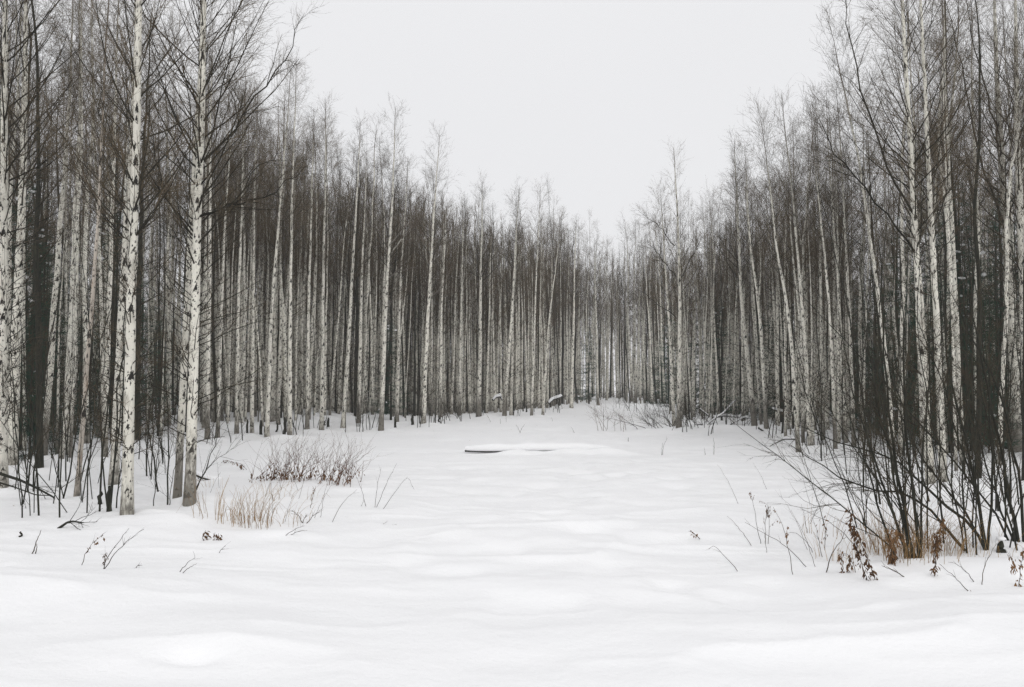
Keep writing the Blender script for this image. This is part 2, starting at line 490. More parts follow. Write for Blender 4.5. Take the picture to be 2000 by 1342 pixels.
cd = bpy.data.cameras.new('camera'); cam = bpy.data.objects.new('camera', cd); C.objects.link(cam)
cd.sensor_width = 36; cd.sensor_fit = 'HORIZONTAL'; cd.lens = F / 2000 * 36; cd.clip_end = 2000; cd.clip_start = 0.05
cam.location = (0, 0, EYE); cam.rotation_euler = (PI / 2 + TILT, 0, 0)
SC.camera = cam
SC.view_settings.view_transform = 'Standard'; SC.view_settings.look = 'None'
SC.view_settings.exposure = 0; SC.view_settings.gamma = 1
SC.cycles.max_bounces = 6; SC.cycles.diffuse_bounces = 3; SC.cycles.glossy_bounces = 1; SC.cycles.volume_bounces = 1
SC.cycles.use_denoising = True; SC.cycles.denoiser = 'OPENIMAGEDENOISE'; SC.cycles.denoising_input_passes = 'RGB_ALBEDO_NORMAL'; SC.cycles.denoising_prefilter = 'NONE'; SC.cycles.adaptive_threshold = 0.004

# ------------------------------------------------------------------ snow ground
def axis(parts):
    out = []
    for a, b, n in parts: out += list(np.linspace(a, b, n, endpoint=False))
    return np.array(out + [parts[-1][1]])
xs = axis([(-320, -60, 14), (-60, -20, 60), (-20, -9, 70), (-9, 9, 230), (9, 20, 70), (20, 60, 60), (60, 320, 14)])
ys = axis([(-60, 3, 40), (3, 5, 25), (5, 14, 190), (14, 26, 130), (26, 50, 120), (50, 100, 90), (100, 420, 20)])
# ------------------------------------------------------------------ photographed trees
def key_tree(seed, pts, wpx, H, label, name='birch_tree', cat='birch tree', bark=None, twig=None, limb=None, group=None, limbs=(), back=0.0, **kw):
    X, Y, z0 = ground_hit(*pts[0])
    r0 = wpx * Y / F / 2 * (0.92 if wpx > 15 else 0.80)
    way = []
    for i, p in enumerate(pts):
        q = at_depth(p[0], p[1], Y + back * i)
        way.append((q[0] - X, q[1] - Y, max(q[2] - z0, 0.01 * i) if i else 0.0))
    way = sorted(way, key=lambda a: a[2])
    lm = []
    for lp, lr, dy in limbs:
        lm.append(([at_depth(p[0], p[1], Y + dy * i) - np.array([X, Y, z0]) for i, p in enumerate(lp)], lr))
    tr, cr, lb = grow(seed, H=H, r0=r0, way=way, limbs=lm, **kw)
    t = plant_tree(tr, cr, name, label, cat, (X, Y, z0), bark or M_birch, twig or M_twig, M_limb, group, limbs=lb, limb_bark=limb)
    TAKEN.append((X, Y))
    return t


TAKEN = []
near = dict(dens=1.3, sides=18, nb=78, Lmax=2.3, tw=(0.0017, 0.0026), dead=60, wob=0.012)
key_tree(101, [(248, 1008), (252, 800), (256, 500), (266, 250), (272, 0)], 25, 14.0, 'stout white birch with a square dark foot, nearest tree of the left stand', cs=0.30, **near)
key_tree(102, [(222, 950), (236, 640), (251, 400), (260, 200), (266, 40)], 20, 13.0, 'spotted birch half hidden directly behind the stout white birch with square dark foot', cs=0.34, **near)
key_tree(103, [(370, 984), (380, 700), (386, 480), (394, 250), (400, 50)], 24, 14.0, 'thick front birch of the leaning pair, one long limb reaching over the clearing', cs=0.28,
         limbs=[([(392, 320), (450, 262), (510, 180), (560, 110), (592, 30)], 0.021, 0.25), ([(388, 425), (440, 400), (520, 385), (600, 330)], 0.020, -0.2),
                ([(384, 480), (440, 420), (500, 330), (545, 300)], 0.018, -0.4), ([(386, 470), (330, 400), (300, 300), (290, 200)], 0.018, -0.3)], **near)
key_tree(104, [(346, 976), (356, 800), (362, 640), (372, 420), (387, 200), (396, 60)], 17, 12.5, 'slimmer birch of the leaning pair, standing close against its thick neighbour', cs=0.36, **near)
key_tree(105, [(22, 912), (30, 700), (38, 500), (46, 250), (52, 0)], 25, 13.5, 'scarred birch with a broad grey foot beside the dark spruce sapling', cs=0.30, **near)
key_tree(106, [(3, 952), (6, 700), (10, 450), (8, 200), (10, 0)], 24, 13.5, 'dark footed birch cut by the left edge of the photo', cs=0.32, **near)
mid = dict(dens=.95, sides=12, nb=58, Lmax=1.9, tw=(0.0020, 0.0030), wob=0.014)
key_tree(107, [(150, 968), (165, 790), (178, 600), (188, 480), (195, 330)], 13, 10.0, 'thin birch with peeling salmon coloured bark among dark saplings', bark=M_pink, cs=0.45, **mid)
key_tree(108, [(204, 900), (212, 600), (218, 400), (225, 180)], 15, 12.5, 'grey spotted birch between the salmon barked birch and the stout white one', cs=0.42, **mid)
key_tree(109, [(405, 862), (408, 500), (412, 200)], 13, 12.8, 'grey birch seen just past the leaning pair, its foot dark', cs=0.42, **mid)
LM = 'along the left edge of the clearing'
edge_left = [
    (110, [(425, 862), (431, 600), (440, 420), (447, 330)], 10, 11.8, 'slim dark footed birch, first one past the leaning pair at the left edge'),
    (111, [(462, 852), (466, 600), (475, 350)], 11, 12.4, None),
    (112, [(492, 850), (494, 600), (500, 330)], 10, 12.2, None),
    (113, [(521, 857), (530, 620), (545, 440), (556, 300)], 12, 12.8, 'tall birch behind the brown willow scrub, its foot nearest the clearing there'),
    (114, [(566, 856), (566, 600), (570, 400), (575, 200)], 12, 13.2, 'tallest dark crowned birch rising behind the brown willow scrub'),
    (115, [(600, 842), (602, 600), (606, 420)], 11, 12.2, None),
    (116, [(628, 845), (632, 560), (636, 300)], 12, 12.6, 'pale straight birch behind the far end of the willow scrub'),
    (117, [(670, 836), (684, 600), (694, 440), (700, 280)], 12, 12.2, 'white birch leaning right with a tall airy crown above its neighbours'),
    (118, [(700, 830), (705, 600), (712, 400)], 11, 11.6, None),
    (119, [(744, 842), (751, 640), (761, 460), (770, 280)], 13, 12.5, 'brightest white birch standing forward, pale bare limbs thrust out to its right'),
    (120, [(775, 826), (780, 600), (790, 420)], 10, 11.8, None),
    (121, [(827, 831), (835, 600), (845, 460), (852, 340)], 12, 12.4, 'white birch leaning right above the log, pale forked limbs at half height'),
    (122, [(860, 818), (862, 600), (870, 430)], 10, 11.4, None),
    (123, [(897, 812), (900, 600), (905, 430)], 9, 11.6, None),
    (124, [(935, 815), (938, 600), (940, 420)], 13, 12.2, 'broad grey trunked birch with a dense dark crown above the left end of the log'),
    (125, [(985, 812), (1000, 600), (1008, 450), (1014, 380)], 10, 12.4, 'bright slender birch leaning right above the middle of the log'),
    (126, [(998, 812), (1002, 600), (1010, 480)], 8, 11.0, None),
    (127, [(1038, 814), (1046, 600), (1052, 450)], 7, 12.2, 'very thin leaning birch just past the bright slender one above the log'),
    (128, [(1060, 812), (1072, 620), (1082, 540)], 7, 11.0, None),
    (129, [(1116, 797), (1122, 560)], 9, 13.0, 'last broad birch of the left stand before the far end opens'),
    (130, [(1168, 792), (1164, 600), (1161, 480)], 7, 12.8, 'lone bright birch standing in the open at the far end of the clearing'),
]
GRP_LE = 'birches edging the clearing on its left'
for seed, pts, wp, H, lab in edge_left:
    lm = ()
    if seed == 119:
        lm = [([(757, 545), (775, 528), (800, 525), (830, 520)], 0.03, 0.2), ([(759, 500), (790, 460), (815, 430)], 0.03, 0.3), ([(752, 605), (770, 585), (790, 560)], 0.024, -0.3), ([(760, 480), (795, 440), (812, 415)], 0.026, 0.2)]
    if seed == 121:
        lm = [([(842, 500), (860, 470), (885, 440)], 0.03, 0.2), ([(840, 530), (828, 480), (820, 450)], 0.026, 0.2), ([(838, 585), (865, 560), (890, 500)], 0.024, 0.3)]
    key_tree(seed, pts, wp, H, lab or 'slim grey birch in the first row along the left edge of the clearing', group=None if lab else GRP_LE,
             limbs=lm, limb=M_birch if lm else None, cs=0.46 if seed in (117, 119, 121) else 0.50, **{**mid, 'Lmax': 1.75})
edge_right = [
    (140, [(1326, 838), (1327, 600), (1325, 450), (1316, 330)], 14, 10.9, 'stout white birch with fanning crown where the right stand begins', 0.42),
    (141, [(1317, 832), (1308, 660), (1298, 500), (1290, 400)], 10, 10.4, 'thin birch leaning left out of the stout one where the right stand begins', 0.45),
    (142, [(1474, 838), (1462, 720), (1449, 600), (1440, 430), (1437, 330)], 14, 11.4, 'white birch bowing left beside the snow covered fallen branches', 0.45),
    (143, [(1497, 838), (1487, 640), (1466, 480), (1460, 380)], 11, 11.0, 'greyer birch bowing left, just behind the white bowing one', 0.48),
    (144, [(1520, 835), (1513, 620), (1500, 440)], 9, 10.4, None, 0.5),
    (145, [(1560, 884), (1546, 690), (1537, 590), (1518, 500), (1508, 420)], 12, 9.4, 'crooked pale birch at the bend of the right edge, foot in open snow', 0.52),
    (146, [(1583, 882), (1571, 650), (1556, 480), (1546, 380)], 12, 10.2, 'straighter birch one step right of the crooked pale one', 0.48),
    (147, [(1607, 866), (1604, 600), (1600, 380)], 11, 10.4, None, 0.48),
    (148, [(1632, 884), (1622, 640), (1604, 450)], 10, 9.8, None, 0.5),
    (149, [(1668, 880), (1660, 600), (1648, 400)], 11, 10.6, None, 0.48),
    (150, [(1748, 928), (1735, 760), (1716, 570), (1696, 450), (1681, 330), (1664, 250)], 14, 9.6, 'warm tinted birch leaning far left above the alder thicket', 0.45),
    (151, [(1818, 955), (1801, 640), (1782, 400), (1769, 150), (1762, 0)], 19, 12.6, 'tall white birch rising behind the alder thicket with golden grass at its foot', 0.36),
    (152, [(1843, 958), (1829, 600), (1815, 330), (1804, 130)], 17, 11.8, 'birch with a cut off looking dark foot in snow behind the alder thicket', 0.38),
    (153, [(1985, 890), (1966, 450), (1950, 200), (1942, 0)], 25, 13.5, 'large black scarred birch second from the right border of the photo', 0.28),
    (154, [(2012, 900), (1996, 500), (1987, 200), (1982, 0)], 23, 13.5, 'large white birch right on the right border of the photo', 0.30),
    (155, [(1872, 870), (1862, 560), (1850, 300)], 12, 11.6, None, 0.42),
]
GRP_RE = 'birches edging the clearing on its right'
for seed, pts, wp, H, lab, cs in edge_right:
    kw = dict(near if seed in (151, 152, 153, 154) else mid)
    lm = ()
    if seed == 140:
        lm = [([(1324, 560), (1350, 500), (1372, 460)], 0.022, 0.2), ([(1320, 540), (1290, 500), (1262, 470)], 0.022, 0.2), ([(1320, 620), (1280, 590), (1240, 560)], 0.02, 0.3), ([(1318, 480), (1285, 440), (1245, 410)], 0.02, -0.2)]
    if seed == 153:
        lm = [([(1962, 440), (1925, 350), (1895, 230), (1880, 120), (1850, 0)], 0.030, -0.25), ([(1955, 300), (1930, 200), (1900, 80), (1885, 0)], 0.026, -0.2), ([(1958, 380), (1900, 330), (1840, 290), (1800, 200)], 0.022, -0.2)]
    if seed == 151:
        lm = [([(1785, 420), (1740, 340), (1690, 200), (1655, 60), (1650, 0)], 0.024, -0.2), ([(1790, 500), (1720, 400), (1640, 310), (1600, 230)], 0.022, -0.3)]
    if seed == 140: kw.update(nb=40, dens=.7, Lmax=1.7, dead=25)
    key_tree(seed, pts, wp, H, lab or 'slim grey birch in the first row along the right edge of the clearing', group=None if lab else GRP_RE, limbs=lm, cs=cs, **kw)

# ------------------------------------------------------------------ the crowded stands
EX = [-600, -200, 0, 100, 215, 250, 330, 400, 520, 640, 740, 830, 930, 1000, 1060, 1120, 1200, 1290, 1325, 1475, 1560, 1700, 1800, 1900, 2000, 2200, 2600]
EYS = [1010, 975, 935, 925, 905, 880, 868, 850, 844, 828, 822, 815, 808, 803, 798, 788, 783, 794, 826, 830, 868, 880, 915, 940, 955, 985, 1020]
pts = []
def free(x, y, d):
    for (a, b) in TAKEN:
        if (a - x) ** 2 + (b - y) ** 2 < d * d: return False
    return True
tries = 0
while tries < 160000 and len(pts) < 1700:
    tries += 1
    y = math.sqrt(rng.uniform(13 ** 2, 98 ** 2)); px = rng.uniform(-140, 2140)
    if tries % 2 == 1:
        px = rng.uniform(395, 1100) if rng.uniform() < .68 else rng.uniform(1330, 1660); y = F * EYE / (np.interp(px, EX, EYS) - HORIZON) + rng.uniform(.3, 19)
    if tries % 8 == 6:
        px = rng.uniform(400, 1110) if rng.uniform() < .75 else rng.uniform(1335, 1650); y = F * EYE / (np.interp(px, EX, EYS) - HORIZON) + rng.uniform(.3, 7)
    if tries % 8 == 2:
        px = rng.uniform(-140, 390) if rng.uniform() < .6 else rng.uniform(1650, 2140); y = rng.uniform(14, 38)
    if tries % 8 == 4: y = rng.uniform(70, 98); px = rng.uniform(1050, 1330)
    x = (px - 1000) / F * y
    py = HORIZON + F * EYE / y
    if py > np.interp(px, EX, EYS) - 1.0: continue
    if y > 76 and 1135 < px < 1265 and rng.uniform() < .55: continue
    ye = F * EYE / (np.interp(px, EX, EYS) - HORIZON)
    dens_d = (rng.choice([.38, .55, .85]) if y < ye + 6.5 else rng.choice([.5, .85, 1.25]) if y < ye + 18 else 1.0) if 390 < px < 1320 or 1330 < px < 1660 else (.72 if y < 34 else .9)
    if px < 390 and y < 34 and rng.uniform() < .10: continue
    if not free(x, y, dens_d): continue
    TAKEN.append((x, y)); pts.append((y, x, px, y - ye))
pts.sort(key=lambda p: p[3] * 1.0 + p[0] * .45)
print('forest points', len(pts))
protoB = []
for i in range(11):
    tr, cr = grow(300 + i, H=12.3 + 0.3 * (i % 4), r0=0.050 + 0.0065 * (i % 6), lean=(rng.normal() * .022, rng.normal() * .022, rng.normal() * .02, rng.normal() * .02),
                  cs=0.46 + 0.03 * (i % 4), nb=42, Lmax=1.4 + 0.1 * (i % 3), dens=.72, sides=10, dead=16, wob=0.02)
    protoB.append((tr.mesh('birch_trunk', M_birch), cr.mesh('birch_crown', [M_twig, M_limb], False)))
protoT = []
for i in range(4):                                         # young birches, thin and leaning
    tr, cr = grow(350 + i, H=8.5 + i * .8, r0=0.030 + 0.004 * i, lean=(0.05 * (-1) ** i, rng.normal() * .03, 0.03 * (-1) ** (i // 2), rng.normal() * .03),
                  cs=0.52, nb=30, Lmax=1.1, dens=.9, sides=8, dead=14, wob=0.035)
    protoT.append((tr.mesh('birch_trunk', M_birch), cr.mesh('birch_crown', [M_twig, M_limb], False)))
protoD = []
for i in range(6):
    tr, cr = grow(400 + i, H=11.6 + 0.4 * (i % 3), r0=0.055 + 0.009 * (i % 4), lean=(rng.normal() * .03, rng.normal() * .03, rng.normal() * .02, rng.normal() * .02),
                  cs=0.40 + 0.04 * (i % 3), nb=38, Lmax=1.4, dens=.70, sides=10, dead=24, wob=0.025, theta=(0.85, 0.4))
    protoD.append((tr.mesh('alder_trunk', M_alder), cr.mesh('alder_crown', [M_alimb, M_limb], False)))

def zone(y, px):
    if px < 400: return 0 if y < 27 else 1
    if px < 1080: return 2 if y < 47 else 3
    if px < 1290: return 4
    return 5 if y < 32 else 6
ZB = ['slender birch deep among the trunks behind the stout birch and leaning pair', 'far grey birch deep in the left stand behind the nearer spotted trunks',
      'slender grey birch crowded behind the first row along the left edge', 'thin far birch glimpsed deep between the trunks of the left stand',
      'misty birch closing off the far end of the clearing', 'slender birch among the trunks behind the alder thicket', 'far grey birch deep in the right stand']
ZD = ['dark barked alder among the trunks behind the stout birch and leaning pair', 'far dark alder deep in the left stand behind the nearer spotted trunks',
      'dark barked alder crowded between birches behind the left edge', 'thin far dark alder glimpsed deep between the trunks of the left stand',
      'misty dark alder at the far end of the clearing', 'dark barked alder among the trunks behind the alder thicket', 'far dark alder deep in the right stand']
ZG = ['near left stand', 'far left stand', 'left edge stand', 'deep left stand', 'far end of the clearing', 'near right stand', 'far right stand']
nB = nD = 0
rest = []
for (y, x, px, dep) in pts:
    dark = rng.uniform() < (.14 if dep < 9 else .36)
    ok = (dark and nD < 190) or (not dark and nB < 262)
    if y > 88: ok = False
    if 1080 < px < 1300 and y < 84 and nB < 310: ok = True
    sc = rng.normal(1.0, 0.07)
    if px > 1330: sc *= 0.79 if px < 1700 else .92
    if 1080 < px < 1300 and y > 66: sc *= 1.18
    if not ok:
        rest.append((x, y, dark, sc)); continue
    z = float(terrain(x, y)); zi = zone(y, px)
    edge_zone = 390 < px < 1660
    thin = (not dark) and dep < 14 and rng.uniform() < (.24 if edge_zone else .12)
    M = protoT[int(rng.integers(4))] if thin else protoD[int(rng.integers(len(protoD)))] if dark else protoB[int(rng.integers(len(protoB)))]
    t = thing('alder_tree' if dark else 'birch_tree', (ZD if dark else ZB)[zi], 'alder tree' if dark else 'birch tree', (x, y, z), ('alders of the ' if dark else 'birches of the ') + ZG[zi])
    t.rotation_euler = (rng.normal() * 0.022, rng.normal() * 0.022, rng.uniform(0, 6.28)); t.scale = (sc * rng.choice([.55, .75, .9, 1.0, 1.15, 1.3]),) * 2 + (sc,)
    for nm, me in zip(('trunk', 'crown'), M):
        o = bpy.data.objects.new(nm, me); C.objects.link(o); o.parent = t
    if dark: nD += 1
    else: nB += 1
print('individual birches', nB, 'alders', nD, 'rest', len(rest))

# deeper trees merge into one wood
lowP = []
for i in range(8):
    g = np.random.default_rng(500 + i)
    H = 12.0; P = trunk_path(g, H, (g.normal() * .02, g.normal() * .02, 0, 0), K=9); R = trunk_radius(P, 0.085, H)
    tr = Tubes(); tr.add(P, R, 6, 0)
    nb = 30; s = np.sort(g.uniform(0, 1, nb)); t = .42 + .56 * s
    pos, tan = sample(P[None], np.zeros(nb, int), t); az = g.uniform(0, 6.28, nb); th = 0.85 - 0.45 * s
    ln = 1.7 * (np.minimum(1, s * 3 + .5) * (1 - s) ** .7 + .12)
    B = np.stack([pos + np.stack([np.sin(th * (1 - .3 * q)) * np.cos(az), np.sin(th * (1 - .3 * q)) * np.sin(az), np.cos(th * (1 - .3 * q))], 1) * (ln * q)[:, None] for q in (0, .35, .7, 1)], 1)
    BR = np.full((nb, 1), .012) * np.array([[1, .8, .6, .3]])
    tr.add(B, BR, 3, 2)
    B2, R2 = spawn(g, B, BR, 95, .1, 1, .4, 1.0, .3, .8, 3, .6, .0035, .006, .03); tr.add(B2, R2, 3, 2)
    B3, R3 = spawn(g, B2, R2, 260, .05, 1, .25, .6, .3, .9, 2, .7, .003, .0042); tr.add(B3, R3, 3, 2)
    D, DR = spawn(g, P[None], R[None], 18, .08, .5, .4, 1.3, .8, 1.3, 3, .15, .004, .008, .05); tr.add(D, DR, 3, 2)
    D2, D2R = spawn(g, D, DR, 70, .1, 1, .2, .5, .4, .9, 2, .6, .003, .004); tr.add(D2, D2R, 3, 2)
    dk = Tubes(); dk.v, dk.f, dk.uv, dk.rad, dk.n = tr.v, tr.f, tr.uv, tr.rad, tr.n
    dk.mi = [np.where(m == 0, 1, m).astype(np.int32) for m in tr.mi]
    lowP.append((tr, dk))
fw = Tubes()
for (x, y, dark, sc) in rest:
    a = rng.uniform(0, 6.28); c, s = math.cos(a) * sc, math.sin(a) * sc
    fw.merge(lowP[int(rng.integers(8))][1 if dark else 0], np.array([[c, -s, 0], [s, c, 0], [0, 0, sc]]), np.array([x, y, float(terrain(x, y))]))
# trees closing the horizon behind the photographed stands
for _ in range(420):
    a = rng.uniform(-0.72, 0.72); y = rng.uniform(98, 135); x = y * math.tan(a); sc = rng.uniform(.9, 1.05)
    if 1125 < 1000 + F * x / y < 1270 and rng.uniform() < .45: continue
    q = rng.uniform(0, 6.28); c, s = math.cos(q) * sc, math.sin(q) * sc
    fw.merge(lowP[int(rng.integers(8))][int(rng.integers(2))], np.array([[c, -s, 0], [s, c, 0], [0, 0, sc]]), np.array([x, y, float(terrain(x, y))]))
o = fw.build('distant_wood', [M_birch, M_alder, M_twig], smooth=False); o['kind'] = 'stuff'; o['label'] = 'misty birch wood seen deep between the nearer trunks'; o['category'] = 'woods'

# thin dark saplings and brush filling the wood between the trunks
ug = Tubes(); N = 1200; cnt = 0
sap = []
for i in range(8):
    g = np.random.default_rng(600 + i); H = g.uniform(3.0, 7.5)
    P = trunk_path(g, H, (g.normal() * .08, g.normal() * .08, g.normal() * .05, g.normal() * .05), K=7, wob=.05)
    R = (0.007 + 0.0028 * H) * (1 - 0.8 * np.clip(P[:, 2] / H, 0, 1))
    q = Tubes(); q.add(P, R, 4)
    D, DR = spawn(g, P[None], R[None], 18, .1, 1, .3, 1.2, .5, 1.1, 4, .4, .003, .006, .05, .1, .4); q.add(D, DR, 3)
    D2, D2R = spawn(g, D, DR, 50, .1, 1, .15, .5, .4, .9, 2, .6, .002, .003); q.add(D2, D2R, 3)
    sap.append(q)
while cnt < N:
    y = math.sqrt(rng.uniform(15 ** 2, 85 ** 2)); px = rng.uniform(-120, 2120); x = (px - 1000) / F * y
    if y < F * EYE / (np.interp(px, EX, EYS) - HORIZON) + (17 if 390 < px < 1660 else 2): continue
    cnt += 1; a = rng.uniform(0, 6.28); sc = rng.uniform(.6, 1.15); c, s = math.cos(a) * sc, math.sin(a) * sc
    ug.merge(sap[int(rng.integers(8))], np.array([[c, -s, 0], [s, c, 0], [0, 0, sc]]), np.array([x, y, float(terrain(x, y))]))
o = ug.build('undergrowth', [M_alimb], smooth=False); o['kind'] = 'stuff'; o['label'] = 'thin dark undergrowth between the trunks'; o['category'] = 'undergrowth'

# ------------------------------------------------------------------ spruces in the shade of the stands
def spruce_mesh(seed, H):
    g = np.random.default_rng(seed)
    tr = Tubes(); P = trunk_path(g, H, (0, 0, 0, 0), K=8, wob=.01); R = trunk_radius(P, 0.011 * H, H); tr.add(P, R, 8)
    nd = Tubes(); n = int(20 * H); s = np.sort(g.uniform(0, 1, n)) ** 1.1
    h = 0.05 * H + 0.93 * H * s; az = g.uniform(0, 6.28, n); ln = (0.24 * H * (1 - s) ** 0.8 + 0.08) * g.uniform(.7, 1.1, n)
    K = 6; pts_ = np.empty((n, K, 3))
    for j in range(K):
        f = j / (K - 1); rr_ = ln * f
        pts_[:, j] = np.stack([np.cos(az) * rr_, np.sin(az) * rr_, h - 0.30 * rr_ + 0.28 * ln * f * f], 1)
    rb = np.full((n, 1), .008) * (1 - .7 * np.linspace(0, 1, K)[None]); nd.add(pts_, rb, 3)
    m = n * 26
    q, qr = spawn(g, pts_, rb, m, .1, 1, .12, .34, .5, 1.0, 3, 1, .006, .007, -.12, .1, .5, .3)
    nd.add(q, qr, 3)
    for b in g.choice(n, min(n, 6), replace=False):       # clots of snow caught on the boughs
        p = pts_[b, 4]
        L = g.uniform(.05, .13); qq = np.linspace(-1, 1, 5)
        d = unit(pts_[b, 5] - pts_[b, 3])
        nd.add(p + np.array([0, 0, .035]) + d * (qq * L)[:, None], L * .36 * np.sqrt(1 - (qq * .98) ** 2) + .004, 6, 1)
    return tr.mesh('spruce_trunk', M_alder), nd.mesh('spruce_needles', [M_needle, M_snow], False)
SPR = [spruce_mesh(700, 4.0), spruce_mesh(701, 6.5), spruce_mesh(702, 8.0), spruce_mesh(703, 7.0)]
def spruce(x, y, i, sc, label, group=None):
    t = thing('spruce_tree', label, 'spruce tree', (x, y, float(terrain(x, y))), group, rng.uniform(0, 6.28)); t.scale = (sc,) * 3
    for nm, me in zip(('trunk', 'crown'), SPR[i]):
        o = bpy.data.objects.new(nm, me); C.objects.link(o); o.parent = t
def px_at(px, y): return (px - 1000) / F * y
spruce(px_at(62, 20.5), 20.5, 0, .75, 'small dark spruce sapling flecked with snow, near the left border')
spruce(px_at(764, 41), 41, 1, .75, 'narrow dark spruce right behind the brightest white birch of the left edge')
spruce(px_at(1150, 72), 72, 1, 1.0, 'dark green spruce at the far end of the clearing, beside the lone bright birch')
spruce(px_at(1405, 41), 41, 1, .9, 'dark spruce flecked with snow behind the snow covered fallen branches')
spruce(px_at(1905, 22), 22, 1, .8, 'dark spruce behind the trunks near the right border')
n = 0
while n < 175:
    y = 22 + 62 * rng.uniform() ** 1.6; px = rng.uniform(-100, 2100)
    py = HORIZON + F * EYE / y; e = np.interp(px, EX, EYS)
    ye = F * EYE / (e - HORIZON)
    if y < ye + (9 if 390 < px < 1100 else 7 if px < 1660 and px > 390 else 4): continue
    n += 1
    L = px < 1080
    g_ = 'spruces deep in the left stand' if L else ('spruces at the far end' if px < 1290 else 'spruces deep in the right stand')
    lab = {'spruces deep in the left stand': 'dark green spruce standing deep between the birch trunks of the left stand', 'spruces at the far end': 'misty dark green spruce deep in the wood at the far end of the clearing',
           'spruces deep in the right stand': 'dark green spruce standing deep between the trunks of the right stand'}[g_]
    spruce(px_at(px, y), y, 1 + n % 3, rng.uniform(.75, 1.15), lab, g_)

# ------------------------------------------------------------------ snow ground
gx, gy = np.meshgrid(xs, ys)
gz = terrain(gx, gy)
for (ax, ay) in TAKEN:                                     # snow hollowed and drifted up round the feet of the nearer trees
    if ay > 46: continue
    ix0, ix1 = np.searchsorted(xs, (ax - 1.6, ax + 1.6)); iy0, iy1 = np.searchsorted(ys, (ay - 1.6, ay + 1.6))
    dx, dy = gx[iy0:iy1, ix0:ix1] - ax, gy[iy0:iy1, ix0:ix1] - ay
    r2 = dx * dx + dy * dy; sd_ = (ax * 7.31 + ay * 3.77) % 1.0
    gz[iy0:iy1, ix0:ix1] += (0.05 + 0.10 * sd_) * np.exp(-((dx - .15) ** 2 + (dy - .3 + .5 * sd_) ** 2) / .30) - (0.06 + .08 * sd_) * np.exp(-r2 / .04)
nx, ny = len(xs), len(ys)
co = np.stack([gx, gy, gz], -1).reshape(-1, 3)
a = (np.arange(ny - 1)[:, None] * nx + np.arange(nx - 1)[None]).reshape(-1)
fq = np.stack([a, a + 1, a + nx + 1, a + nx], 1)
gm = Tubes(); gm.v = [co]; gm.f = [fq]; gm.rad = [np.zeros(len(co))]; gm.mi = [np.zeros(len(fq), np.int32)]
gm.uv = [np.zeros((fq.size, 2))]; gm.n = len(co)
ground = gm.build('snow_ground', M_snow); ground['kind'] = 'structure'

def leaf_quads(g, pos, size, droop=True):
    n = len(pos)
    d = unit(np.concatenate([g.normal(size=(n, 2)) * .5, -np.abs(g.normal(size=(n, 1))) - .4], 1))
    sd = unit(np.cross(d, g.normal(size=(n, 3)))); nr = np.cross(d, sd)
    L = g.uniform(.6, 1.3, n)[:, None] * size; W = L * g.uniform(.28, .5, n)[:, None]
    a = pos; b = pos + d * L * .5 + sd * W * .5 + nr * W * .3; c = pos + d * L; e = pos + d * L * .5 - sd * W * .5 + nr * W * .3
    return np.stack([a, b, c, e], 1)



# ------------------------------------------------------------------ shrubs and saplings
def resample(P, R, K=12):
    P = np.asarray(P, float); q = np.linspace(0, 1, K)
    d = np.concatenate([[0], np.cumsum(np.linalg.norm(np.diff(P, axis=0), axis=1))]); d /= d[-1]
    Q = np.stack([np.interp(q, d, P[:, i]) for i in range(3)], 1)
    for _ in range(2): Q[1:-1] = (Q[:-2] + 2 * Q[1:-1] + Q[2:]) / 4
    return Q, R


